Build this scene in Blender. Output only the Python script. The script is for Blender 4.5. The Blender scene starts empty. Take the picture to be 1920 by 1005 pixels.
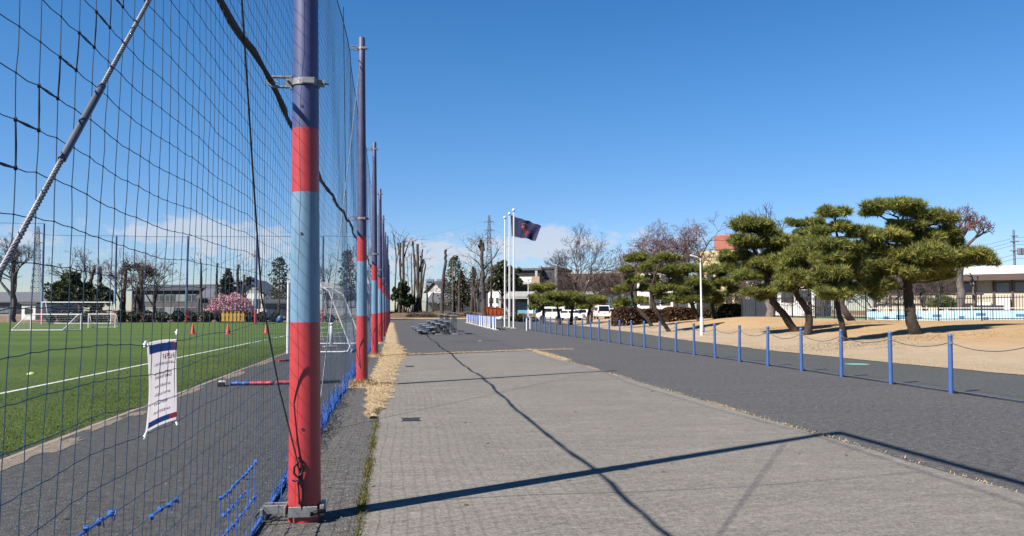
import bpy, math, random
import numpy as np

# ---------------------------------------------------------------- camera, sky, sun, exposure
SC = bpy.context.scene
COL = SC.collection
random.seed(7)
RNG = np.random.default_rng(7)
PW, PH, FPX, CZ = 1920.0, 1005.0, 1500.0, 1.5
_p = math.atan((582 - PH / 2) / FPX)
_t = math.atan((PW / 2 - 740) * math.cos(_p) / FPX)
FWD = np.array([math.sin(_t) * math.cos(_p), math.cos(_t) * math.cos(_p), math.sin(_p)])
RGT = np.array([math.cos(_t), -math.sin(_t), 0.0])
UPV = np.cross(RGT, FWD)
cam_d = bpy.data.cameras.new('camera')
cam = bpy.data.objects.new('camera', cam_d)
COL.objects.link(cam)
cam.location = (0, 0, CZ)
cam.rotation_euler = (math.pi / 2 + _p, 0, -_t)
cam_d.sensor_width = 36.0
cam_d.lens = FPX / PW * 36.0
cam_d.clip_start = 0.05
cam_d.clip_end = 9000
SC.camera = cam

SUN_DIR = np.array([-6.14, -3.28, 7.0])
SUN_DIR = SUN_DIR / np.linalg.norm(SUN_DIR)
SUN_EL = math.asin(SUN_DIR[2])
SUN_AZ = math.atan2(SUN_DIR[0], SUN_DIR[1])
world = bpy.data.worlds.new('World')
SC.world = world
world.use_nodes = True
WN, WL = world.node_tree.nodes, world.node_tree.links
WN.clear()
w_out = WN.new('ShaderNodeOutputWorld')
w_bg = WN.new('ShaderNodeBackground')
w_sky = WN.new('ShaderNodeTexSky')
w_sky.sky_type = 'NISHITA'
w_sky.sun_disc = False
w_sky.sun_elevation = SUN_EL
w_sky.sun_rotation = SUN_AZ
w_sky.altitude = 50
w_sky.air_density = 1.0
w_sky.dust_density = 0.05
w_sky.ozone_density = 2.4
w_bg.inputs['Strength'].default_value = 0.050
SKY_SAT = 1.34
sun_d = bpy.data.lights.new('sun', 'SUN')
sun_d.energy = 5.0
sun_d.angle = math.radians(0.58)
sun_d.color = (1.0, 0.93, 0.83)
sun = bpy.data.objects.new('sun', sun_d)
COL.objects.link(sun)
from mathutils import Vector
sun.rotation_euler = Vector(tuple(SUN_DIR)).to_track_quat('Z', 'Y').to_euler()
sun.location = (-20, -10, 30)
SC.view_settings.view_transform = 'Standard'
SC.view_settings.look = 'None'
SC.view_settings.exposure = 1.37
SC.view_settings.gamma = 1.0
SC.view_settings.use_curve_mapping = False


def ray(u, v):
    return FWD + RGT * (u - PW / 2) / FPX + UPV * (PH / 2 - v) / FPX


def at(u, v, d):
    return np.array([0, 0, CZ]) + ray(u, v) * d


# low clouds over the horizon, part of the sky itself
def wmath(op, a, b=None, c=None):
    n = WN.new('ShaderNodeMath'); n.operation = op
    for i, x in enumerate((a, b, c)):
        if x is None: continue
        if isinstance(x, (int, float)): n.inputs[i].default_value = x
        else: WL.new(x, n.inputs[i])
    return n.outputs[0]


def build_sky():
    tc = WN.new('ShaderNodeTexCoord')
    sep = WN.new('ShaderNodeSeparateXYZ')
    WL.new(tc.outputs['Generated'], sep.inputs[0])
    X, Y, Z = sep.outputs
    az = wmath('ARCTAN2', X, Y)
    el = wmath('ARCSINE', Z)
    blobs = None
    # azimuth, elevation, half widths (radians), weight
    for a, e, wa, we, k in ((0.199, 0.088, 0.034, 0.016, 0.46), (0.165, 0.078, 0.05, 0.014, 0.30), (-0.293, 0.089, 0.020, 0.009, 0.46),
                            (-0.235, 0.092, 0.036, 0.016, 0.52), (-0.165, 0.08, 0.04, 0.016, 0.45), (-0.395, 0.08, 0.03, 0.011, 0.34),
                            (0.05, 0.075, 0.06, 0.014, 0.30), (0.30, 0.085, 0.05, 0.010, 0.22), (0.0, 0.055, 0.08, 0.02, 0.25)):
        dx = wmath('DIVIDE', wmath('SUBTRACT', az, a), wa)
        dy = wmath('DIVIDE', wmath('SUBTRACT', el, e), we)
        r = wmath('ADD', wmath('MULTIPLY', dx, dx), wmath('MULTIPLY', dy, dy))
        b = wmath('MULTIPLY', wmath('POWER', 2.718, wmath('MULTIPLY', r, -0.7)), k)
        blobs = b if blobs is None else wmath('ADD', blobs, b)
    cmb = WN.new('ShaderNodeCombineXYZ')
    WL.new(wmath('MULTIPLY', az, 38.0), cmb.inputs[0])
    WL.new(wmath('MULTIPLY', el, 66.0), cmb.inputs[1])
    nz = WN.new('ShaderNodeTexNoise')
    nz.inputs['Scale'].default_value = 1.0
    nz.inputs['Detail'].default_value = 7.0
    nz.inputs['Roughness'].default_value = 0.62
    WL.new(cmb.outputs[0], nz.inputs['Vector'])
    n = nz.outputs['Fac']
    low = wmath('POWER', 2.718, wmath('MULTIPLY', wmath('POWER', wmath('DIVIDE', wmath('SUBTRACT', el, 0.075), 0.045), 2.0), -1.0))
    dens = wmath('ADD', blobs, wmath('MULTIPLY', wmath('MULTIPLY', wmath('SUBTRACT', n, 0.47), 1.5), low))
    mr = WN.new('ShaderNodeMapRange'); mr.interpolation_type = 'SMOOTHSTEP'
    mr.inputs['From Min'].default_value = 0.10
    mr.inputs['From Max'].default_value = 0.46
    mr.inputs['To Max'].default_value = 0.66
    WL.new(dens, mr.inputs['Value'])
    hs = WN.new('ShaderNodeHueSaturation')
    hs.inputs['Saturation'].default_value = SKY_SAT
    WL.new(w_sky.outputs[0], hs.inputs['Color'])
    mx = WN.new('ShaderNodeMix'); mx.data_type = 'RGBA'
    WL.new(mr.outputs[0], mx.inputs['Factor'])
    tn = WN.new('ShaderNodeMix'); tn.data_type = 'RGBA'; tn.blend_type = 'MULTIPLY'
    tn.inputs[0].default_value = 1.0
    tn.inputs[7].default_value = (0.95, 0.99, 1.10, 1)
    WL.new(hs.outputs[0], tn.inputs[6])
    # the lowest air stays blue in the picture instead of whitening
    mb_ = WN.new('ShaderNodeMapRange'); mb_.interpolation_type = 'SMOOTHSTEP'
    mb_.inputs['From Min'].default_value = -0.02; mb_.inputs['From Max'].default_value = 0.30
    mb_.inputs['To Min'].default_value = 1.0; mb_.inputs['To Max'].default_value = 0.0
    WL.new(el, mb_.inputs['Value'])
    lo = WN.new('ShaderNodeMix'); lo.data_type = 'RGBA'; lo.blend_type = 'MULTIPLY'
    WL.new(mb_.outputs[0], lo.inputs[0])
    WL.new(tn.outputs[2], lo.inputs[6])
    lo.inputs[7].default_value = (0.68, 0.74, 0.93, 1)
    WL.new(lo.outputs[2], mx.inputs[6])
    mx.inputs[7].default_value = (5.5, 5.6, 6.1, 1)
    WL.new(mx.outputs[2], w_bg.inputs['Color'])
    WL.new(w_bg.outputs[0], w_out.inputs['Surface'])


build_sky()

# ---------------------------------------------------------------- materials
MATS = {}
ALB = 0.485      # overall reflectance level of the painted surfaces


def new_mat(name):
    m = bpy.data.materials.new(name)
    m.use_nodes = True
    nt = m.node_tree
    nt.nodes.clear()
    out = nt.nodes.new('ShaderNodeOutputMaterial')
    b = nt.nodes.new('ShaderNodeBsdfPrincipled')
    nt.links.new(b.outputs[0], out.inputs[0])
    MATS[name] = m
    return m, nt.nodes, nt.links, b


def coords(N, L, scale=(1, 1, 1), space='Object'):
    tc = N.new('ShaderNodeTexCoord')
    mp = N.new('ShaderNodeMapping')
    mp.inputs['Scale'].default_value = scale
    L.new(tc.outputs[space], mp.inputs[0])
    return mp.outputs[0]


def noise(N, L, vec, scale, detail=4.0, rough=0.55):
    n = N.new('ShaderNodeTexNoise')
    n.inputs['Scale'].default_value = scale
    n.inputs['Detail'].default_value = detail
    n.inputs['Roughness'].default_value = rough
    L.new(vec, n.inputs['Vector'])
    return n.outputs['Fac']


def ramp(N, L, fac, stops):
    r = N.new('ShaderNodeValToRGB')
    e = r.color_ramp.elements
    while len(e) < len(stops): e.new(0.5)
    for i, (p, c) in enumerate(stops):
        e[i].position = p
        e[i].color = (c[0], c[1], c[2], 1)
    L.new(fac, r.inputs[0])
    return r.outputs[0]


def mixc(N, L, fac, a, b, mode='MIX'):
    m = N.new('ShaderNodeMix'); m.data_type = 'RGBA'; m.blend_type = mode
    for i, x in ((0, fac), (6, a), (7, b)):
        if isinstance(x, (int, float)): m.inputs[i].default_value = x
        elif isinstance(x, tuple): m.inputs[i].default_value = (x[0], x[1], x[2], 1)
        else: L.new(x, m.inputs[i])
    return m.outputs[2]


def bump(N, L, b, h, strength=0.3, dist=0.01):
    bp = N.new('ShaderNodeBump')
    bp.inputs['Strength'].default_value = strength
    bp.inputs['Distance'].default_value = dist
    L.new(h, bp.inputs['Height'])
    L.new(bp.outputs[0], b.inputs['Normal'])


def plain(name, c, rough=0.6, metal=0.0, var=0.12, scale=3.0, spec=0.5, wear=None, wear_at=0.68, bumpy=0.0, streak=0.0):
    """painted / plain surface with slight tone variation and optional worn spots"""
    m, N, L, b = new_mat(name)
    v = coords(N, L)
    n1 = noise(N, L, v, scale, 5)
    c = np.array(c) * ALB
    if wear is not None: wear = np.array(wear) * ALB
    col = ramp(N, L, n1, ((0.3, c * (1 - var)), (0.7, c * (1 + var))))
    if wear is not None:
        n2 = noise(N, L, v, scale * 5, 6, 0.7)
        f = ramp(N, L, n2, ((wear_at, (0, 0, 0)), (wear_at + 0.06, (1, 1, 1))))
        col = mixc(N, L, f, col, tuple(wear))
    if streak:      # rain runs and grime drawn down the surface
        n3 = noise(N, L, coords(N, L, (1, 1, 0.05)), 34, 5, 0.65)
        col = mixc(N, L, ramp(N, L, n3, ((0.46, (0, 0, 0)), (0.70, (streak,) * 3))), col, tuple(c * 0.45 + 0.012))
        n4 = noise(N, L, v, 42, 3, 0.8)
        col = mixc(N, L, ramp(N, L, n4, ((0.70, (0, 0, 0)), (0.74, (0.8,) * 3))), col, (0.10, 0.085, 0.08))
    L.new(col, b.inputs['Base Color'])
    b.inputs['Roughness'].default_value = rough
    b.inputs['Metallic'].default_value = metal
    b.inputs['Specular IOR Level'].default_value = spec
    if bumpy:
        bump(N, L, b, noise(N, L, v, scale * 12, 4), bumpy, 0.01)
    return m


def tinted(name, rough=0.7, transl=0.0, spec=0.3):
    """colour comes from the per-piece vertex tint"""
    m, N, L, b = new_mat(name)
    a = N.new('ShaderNodeAttribute'); a.attribute_name = 'tint'
    sc = mixc(N, L, 1.0, a.outputs['Color'], (ALB, ALB, ALB), 'MULTIPLY')
    L.new(sc, b.inputs['Base Color'])
    b.inputs['Roughness'].default_value = rough
    b.inputs['Specular IOR Level'].default_value = spec
    if transl:
        tr = N.new('ShaderNodeBsdfTranslucent')
        L.new(sc, tr.inputs['Color'])
        ms = N.new('ShaderNodeMixShader')
        ms.inputs[0].default_value = transl
        out = [n for n in N if n.type == 'OUTPUT_MATERIAL'][0]
        L.new(b.outputs[0], ms.inputs[1]); L.new(tr.outputs[0], ms.inputs[2])
        L.new(ms.outputs[0], out.inputs[0])
    return m


def ground_mats():
    # exposed-aggregate asphalt
    for nm, c, tint in (('asphalt_lot', 0.128, (1.0, 1.0, 1.07)), ('asphalt_path', 0.118, (0.94, 1.02, 1.05)), ('asphalt_side', 0.092, (0.97, 1.0, 1.06)), ('asphalt_old', 0.145, (1.0, 0.99, 0.97))):
        m, N, L, b = new_mat(nm)
        v = coords(N, L)
        big = noise(N, L, v, 0.35, 5, 0.6)
        c = np.array(tint) * c * np.array((0.425, 0.418, 0.405))
        col = ramp(N, L, big, ((0.40, c * 0.70), (0.60, c * 1.30)))
        vs = coords(N, L, (0.25, 2.2, 1))
        st = noise(N, L, vs, 1.0, 5, 0.65)
        col = mixc(N, L, 0.42, col, ramp(N, L, st, ((0.39, c * 0.55), (0.61, c * 1.45))))
        vo = N.new('ShaderNodeTexVoronoi'); vo.inputs['Scale'].default_value = 62
        L.new(v, vo.inputs['Vector'])
        spk = ramp(N, L, vo.outputs['Color'], ((0.40, c * 0.50), (0.78, c * 1.3), (0.92, c * 3.0)))
        col = mixc(N, L, 0.62, col, spk)
        mid = noise(N, L, v, 11, 5, 0.8)
        col = mixc(N, L, 0.5, col, ramp(N, L, mid, ((0.40, c * 0.45), (0.62, c * 1.7))))
        fl = ramp(N, L, noise(N, L, v, 26, 3, 0.6), ((0.66, (0, 0, 0)), (0.71, (1, 1, 1))))
        col = mixc(N, L, fl, col, tuple(c * 3.1))
        L.new(col, b.inputs['Base Color'])
        b.inputs['Roughness'].default_value = 0.88
        b.inputs['Specular IOR Level'].default_value = 0.25
        bump(N, L, b, vo.outputs['Distance'], 0.7, 0.012)
    # weathered concrete slab with brushed streaks across
    m, N, L, b = new_mat('slab')
    v = coords(N, L)
    vs = coords(N, L, (0.45, 3.4, 1))
    c = np.array((0.121, 0.112, 0.101))
    st = noise(N, L, vs, 1.0, 7, 0.68)
    col = ramp(N, L, st, ((0.37, c * 0.50), (0.5, c * 0.98), (0.63, c * 1.5)))
    big = noise(N, L, v, 0.42, 4, 0.6)
    col = mixc(N, L, 0.42, col, ramp(N, L, big, ((0.40, c * 0.58), (0.60, c * 1.38))))
    md = noise(N, L, coords(N, L, (0.6, 1.6, 1)), 9, 6, 0.75)
    col = mixc(N, L, 0.42, col, ramp(N, L, md, ((0.38, c * 0.40), (0.5, c), (0.62, c * 1.65))))
    gr = noise(N, L, v, 42, 3, 0.8)
    col = mixc(N, L, 0.55, col, ramp(N, L, gr, ((0.34, c * 0.42), (0.66, c * 1.6))))
    stain = ramp(N, L, noise(N, L, v, 1.3, 6, 0.7), ((0.60, (0, 0, 0)), (0.74, (0.6, 0.6, 0.6))))
    col = mixc(N, L, stain, col, (0.215, 0.20, 0.185))
    dk = ramp(N, L, noise(N, L, vs, 3.2, 5, 0.7), ((0.58, (0, 0, 0)), (0.72, (0.6, 0.6, 0.6))))
    col = mixc(N, L, dk, col, (0.062, 0.060, 0.054))
    L.new(col, b.inputs['Base Color'])
    b.inputs['Roughness'].default_value = 0.9
    b.inputs['Specular IOR Level'].default_value = 0.2
    bump(N, L, b, gr, 0.6, 0.008)
    # pitch turf: mown bands across the field
    m, N, L, b = new_mat('turf')
    v = coords(N, L)
    sx = N.new('ShaderNodeSeparateXYZ'); L.new(v, sx.inputs[0])
    mm = N.new('ShaderNodeMath'); mm.operation = 'SINE'
    ml = N.new('ShaderNodeMath'); ml.operation = 'MULTIPLY'; ml.inputs[1].default_value = 2 * math.pi / 9.5
    L.new(sx.outputs[1], ml.inputs[0]); L.new(ml.outputs[0], mm.inputs[0])
    mr = N.new('ShaderNodeMapRange'); mr.inputs['From Min'].default_value = -0.35; mr.inputs['From Max'].default_value = 0.35
    L.new(mm.outputs[0], mr.inputs['Value'])
    a = mixc(N, L, mr.outputs[0], (0.036, 0.078, 0.012), (0.110, 0.160, 0.040))
    n1 = noise(N, L, coords(N, L, (1, 0.5, 1)), 1.1, 6, 0.7)
    a = mixc(N, L, 0.5, a, ramp(N, L, n1, ((0.38, (0.036, 0.080, 0.012)), (0.62, (0.130, 0.170, 0.046)))))
    fine = noise(N, L, v, 38, 5, 0.8)
    a = mixc(N, L, 0.5, a, ramp(N, L, fine, ((0.3, (0.028, 0.065, 0.010)), (0.7, (0.15, 0.21, 0.06)))))
    a = mixc(N, L, 1.0, a, (0.58, 0.62, 0.44), 'MULTIPLY')
    L.new(a, b.inputs['Base Color'])
    b.inputs['Roughness'].default_value = 0.85
    b.inputs['Specular IOR Level'].default_value = 0.2
    bump(N, L, b, fine, 1.0, 0.05)
    # dormant tan lawn and bare soil
    for nm, c0, c1, c2 in (('lawn', (0.52, 0.38, 0.22), (0.66, 0.51, 0.32), (0.44, 0.31, 0.17)), ('soil', (0.22, 0.16, 0.10), (0.36, 0.27, 0.18), (0.13, 0.095, 0.06)),
                           ('litter', (0.17, 0.115, 0.065), (0.30, 0.22, 0.14), (0.085, 0.06, 0.035)), ('thatch', (0.56, 0.42, 0.25), (0.74, 0.58, 0.37), (0.38, 0.28, 0.16))):
        m, N, L, b = new_mat(nm)
        v = coords(N, L)
        n1 = noise(N, L, v, 0.33, 6, 0.65)
        col = ramp(N, L, n1, ((0.38, c0), (0.62, c1)))
        f = noise(N, L, v, 16, 5, 0.8)
        col = mixc(N, L, 0.5, col, ramp(N, L, f, ((0.34, c2), (0.68, c1))))
        if nm == 'lawn':     # paler worn turf low by the path, oranger bare ground up on the mound
            sz = N.new('ShaderNodeSeparateXYZ'); L.new(v, sz.inputs[0])
            mz = N.new('ShaderNodeMapRange'); mz.interpolation_type = 'SMOOTHSTEP'
            mz.inputs['From Min'].default_value = 0.12; mz.inputs['From Max'].default_value = 0.50
            L.new(sz.outputs[2], mz.inputs['Value'])
            col = mixc(N, L, mz.outputs[0], mixc(N, L, 1.0, col, (0.95, 1.0, 1.12), 'MULTIPLY'), mixc(N, L, 1.0, col, (1.01, 0.91, 0.80), 'MULTIPLY'))
        pt = ramp(N, L, noise(N, L, v, 1.7, 5, 0.7), ((0.54, (0, 0, 0)), (0.68, (0.7, 0.7, 0.7))))
        col = mixc(N, L, pt, col, c2)
        col = mixc(N, L, 1.0, col, (0.475, 0.48, 0.495), 'MULTIPLY')
        L.new(col, b.inputs['Base Color'])
        b.inputs['Roughness'].default_value = 0.95
        b.inputs['Specular IOR Level'].default_value = 0.1
        bump(N, L, b, f, 0.8, 0.05)


ground_mats()
plain('pole_blue', (0.075, 0.095, 0.27), 0.5, var=0.18, scale=6, wear=(0.16, 0.14, 0.20), wear_at=0.66, streak=0.55)
plain('pole_blue_rusty', (0.062, 0.075, 0.20), 0.6, var=0.25, scale=7, wear=(0.17, 0.115, 0.10), wear_at=0.575, streak=0.55)
plain('pole_red', (0.62, 0.052, 0.062), 0.42, var=0.10, scale=5, wear=(0.66, 0.16, 0.15), wear_at=0.70, streak=0.55)
plain('pole_sky', (0.205, 0.375, 0.56), 0.45, var=0.09, scale=5, wear=(0.30, 0.42, 0.54), wear_at=0.68, streak=0.55)
plain('galv', (0.40, 0.41, 0.42), 0.5, 0.55, var=0.22, scale=14, bumpy=0.15)
plain('wire_steel', (0.28, 0.29, 0.315), 0.55, 0.45, var=0.3, scale=18)
plain('dark_steel', (0.035, 0.035, 0.04), 0.5, 0.6, var=0.3, scale=20)
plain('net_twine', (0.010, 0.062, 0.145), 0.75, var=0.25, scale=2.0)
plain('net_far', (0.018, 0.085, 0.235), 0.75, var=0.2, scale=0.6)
plain('bright_twine', (0.03, 0.165, 0.62), 0.7, var=0.25, scale=9)
plain('cable_black', (0.010, 0.010, 0.012), 0.75, var=0.4, scale=14, bumpy=0.5)
plain('rope_dark', (0.022, 0.026, 0.03), 0.7, var=0.3, scale=30)
plain('post_blue', (0.065, 0.165, 0.47), 0.45, var=0.14, scale=5, wear=(0.17, 0.24, 0.42), wear_at=0.62, streak=0.5)
plain('chain', (0.10, 0.13, 0.20), 0.6, 0.2, var=0.2, scale=9)
plain('white_paint', (1.02, 1.03, 1.05), 0.42, var=0.06, scale=3, wear=(0.5, 0.5, 0.5), wear_at=0.74)
plain('white_wall', (1.0, 0.985, 0.95), 0.75, var=0.05, scale=0.6)
plain('cream_wall', (0.62, 0.57, 0.44), 0.8, var=0.07, scale=0.7)
plain('yellow_wall', (0.70, 0.62, 0.30), 0.8, var=0.05, scale=0.5)
plain('grey_wall', (0.33, 0.33, 0.33), 0.85, var=0.12, scale=0.6)
plain('dark_wall', (0.085, 0.08, 0.085), 0.85, var=0.2, scale=0.6)
plain('brown_wall', (0.115, 0.078, 0.065), 0.85, var=0.2, scale=0.7)
plain('fascia_brown', (0.10, 0.06, 0.055), 0.7, var=0.15, scale=0.8)
plain('roof_grey', (0.13, 0.14, 0.16), 0.7, var=0.16, scale=0.9)
plain('roof_dark', (0.06, 0.062, 0.07), 0.7, var=0.2, scale=0.9)
plain('roof_red', (0.42, 0.14, 0.10), 0.8, var=0.15, scale=0.8)
plain('canopy_pale', (0.52, 0.54, 0.55), 0.6, var=0.08, scale=0.6)
plain('blue_wall', (0.16, 0.40, 0.55), 0.7, var=0.08, scale=0.6)
plain('deep_blue_wall', (0.035, 0.10, 0.19), 0.7, var=0.15, scale=0.6)
plain('hazy_concrete', (0.26, 0.31, 0.40), 0.8, var=0.05, scale=0.05)  # distance haze mixed into the towers' blue-grey
plain('peach', (0.52, 0.36, 0.25), 0.8, var=0.08, scale=0.6)
plain('black_paint', (0.012, 0.013, 0.018), 0.45, var=0.3, scale=4)
plain('navy_screen', (0.02, 0.028, 0.045), 0.6, var=0.3, scale=2)
plain('pool_blue', (0.62, 0.95, 1.15), 0.45, var=0.10, scale=0.9)
plain('pool_deep', (0.06, 0.25, 0.52), 0.5, var=0.15, scale=0.9)
plain('court_green', (0.13, 0.27, 0.16), 0.8, var=0.12, scale=0.5)
plain('cone_orange', (0.80, 0.10, 0.035), 0.5, var=0.08, scale=4)
plain('bin_orange', (0.62, 0.11, 0.025), 0.55, var=0.15, scale=2, wear=(0.25, 0.08, 0.04), wear_at=0.66)
plain('marker_lime', (0.55, 0.72, 0.20), 0.5, var=0.05, scale=8)
plain('dummy_yellow', (0.80, 0.46, 0.03), 0.5, var=0.06, scale=4)
plain('mint_paint', (0.22, 0.52, 0.42), 0.8, var=0.2, scale=6, wear=(0.12, 0.2, 0.18), wear_at=0.6)
plain('pvc_white', (1.40, 1.36, 1.40), 0.5, var=0.04, scale=4)
plain('print_blue', (0.03, 0.13, 0.52), 0.5, var=0.06, scale=8)
plain('print_red', (0.72, 0.10, 0.13), 0.5, var=0.06, scale=8)
plain('print_purple', (0.26, 0.14, 0.36), 0.5, var=0.06, scale=8)
plain('print_grey', (0.20, 0.20, 0.24), 0.5, var=0.08, scale=8)
plain('band_blue', (0.04, 0.14, 0.55), 0.5, var=0.12, scale=6)
plain('band_red', (0.62, 0.06, 0.08), 0.5, var=0.12, scale=6)
plain('rubber', (0.02, 0.02, 0.022), 0.8, var=0.3, scale=8)
plain('flag_navy', (0.008, 0.015, 0.098), 0.75, var=0.3, scale=2)
plain('flag_red', (0.22, 0.012, 0.03), 0.75, var=0.3, scale=6)
plain('flag_bright', (0.55, 0.06, 0.07), 0.75, var=0.2, scale=6)
plain('flag_pale', (0.36, 0.30, 0.42), 0.75, var=0.2, scale=6)
plain('alu', (0.50, 0.53, 0.57), 0.38, 0.6, var=0.1, scale=4)
plain('alu_frame', (0.16, 0.18, 0.22), 0.45, 0.5, var=0.15, scale=4)
plain('barrier_blue', (0.09, 0.19, 0.60), 0.5, var=0.12, scale=3)
plain('concrete_block', (0.38, 0.37, 0.35), 0.9, var=0.15, scale=5, bumpy=0.3)
plain('sand', (0.24, 0.195, 0.14), 0.95, var=0.3, scale=9, wear=(0.09, 0.085, 0.085), wear_at=0.52, bumpy=0.6)
plain('kerb', (0.30, 0.245, 0.175), 0.9, var=0.22, scale=3, bumpy=0.4)
plain('line_white', (0.62, 0.66, 0.60), 0.85, var=0.12, scale=3, wear=(0.12, 0.18, 0.07), wear_at=0.64)
plain('faded_paint', (0.27, 0.245, 0.20), 0.9, var=0.2, scale=5, wear=(0.07, 0.07, 0.075), wear_at=0.52)
plain('bark_pine', (0.060, 0.042, 0.032), 0.95, var=0.5, scale=9, wear=(0.15, 0.11, 0.085), wear_at=0.58, bumpy=1.0)
plain('bark_pale', (0.20, 0.17, 0.14), 0.95, var=0.35, scale=4, bumpy=0.8)
plain('bark_brown', (0.085, 0.062, 0.050), 0.95, var=0.4, scale=3, wear=(0.2, 0.17, 0.14), wear_at=0.6, bumpy=0.8)
plain('bark_grey', (0.17, 0.14, 0.12), 0.95, var=0.35, scale=3, bumpy=0.8)
plain('twig_brown', (0.115, 0.080, 0.068), 0.9, var=0.2, scale=2)
plain('twig_red', (0.21, 0.105, 0.095), 0.9, var=0.2, scale=2)
plain('twig_dark', (0.05, 0.04, 0.035), 0.9, var=0.2, scale=2)
plain('steel_far', (0.22, 0.25, 0.30), 0.6, 0.2, var=0.1, scale=0.1)
plain('car_white', (1.05, 1.06, 1.08), 0.25, var=0.03, scale=1)
plain('car_glass', (0.012, 0.014, 0.016), 0.08, var=0.2, scale=2)
plain('lamp_red', (0.45, 0.02, 0.02), 0.3, var=0.1, scale=5)
plain('window_glass', (0.05, 0.065, 0.08), 0.12, var=0.3, scale=0.8)
plain('window_pale', (0.25, 0.29, 0.31), 0.3, var=0.15, scale=0.8)
plain('bag_white', (0.66, 0.68, 0.72), 0.6, var=0.08, scale=3)
plain('blue_tarp', (0.05, 0.16, 0.42), 0.6, var=0.2, scale=3)
plain('mesh_green', (0.13, 0.16, 0.145), 0.7, var=0.15, scale=2)
def see_through(name, f):
    m = MATS[name]; N, L = m.node_tree.nodes, m.node_tree.links
    b = [n for n in N if n.type == 'BSDF_PRINCIPLED'][0]
    src = b.inputs['Base Color'].links[0].from_socket
    tr = N.new('ShaderNodeBsdfTranslucent'); L.new(src, tr.inputs['Color'])
    ms = N.new('ShaderNodeMixShader'); ms.inputs[0].default_value = f
    out = [n for n in N if n.type == 'OUTPUT_MATERIAL'][0]
    L.new(b.outputs[0], ms.inputs[1]); L.new(tr.outputs[0], ms.inputs[2]); L.new(ms.outputs[0], out.inputs[0])


for nm_ in ('pvc_white', 'print_blue', 'print_red', 'print_purple', 'print_grey'): see_through(nm_, 0.72)
see_through('flag_navy', 0.2)
tinted('needles', 0.6, 0.5)
tinted('leaves', 0.55, 0.2)
tinted('dry_blades', 0.9, 0.25, 0.1)
tinted('petals', 0.7, 0.3, 0.2)
M = MATS


# ---------------------------------------------------------------- mesh helpers
def mesh_from(name, V, F, mat, smooth=False, tint=None):
    V = np.asarray(V, dtype=np.float32)
    me = bpy.data.meshes.new(name)
    me.vertices.add(len(V))
    me.vertices.foreach_set('co', V.ravel())
    if isinstance(F, np.ndarray):
        k = F.shape[1]
        idx = F.astype(np.int32).ravel()
        st = np.arange(0, len(idx), k, dtype=np.int32)
        tot = np.full(len(F), k, dtype=np.int32)
    else:
        tot = np.array([len(f) for f in F], dtype=np.int32)
        idx = np.array([i for f in F for i in f], dtype=np.int32)
        st = np.concatenate(([0], np.cumsum(tot)[:-1])).astype(np.int32)
    me.loops.add(len(idx))
    me.loops.foreach_set('vertex_index', idx)
    me.polygons.add(len(tot))
    me.polygons.foreach_set('loop_start', st)
    me.polygons.foreach_set('loop_total', tot)
    me.update(calc_edges=True)
    me.polygons.foreach_set('use_smooth', np.full(len(tot), bool(smooth)))
    if tint is not None:
        a = me.color_attributes.new('tint', 'FLOAT_COLOR', 'POINT')
        t = np.ones((len(V), 4), dtype=np.float32)
        t[:, :3] = tint
        a.data.foreach_set('color', t.ravel())
    me.materials.append(M[mat] if isinstance(mat, str) else mat)
    me.validate()
    return me


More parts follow.
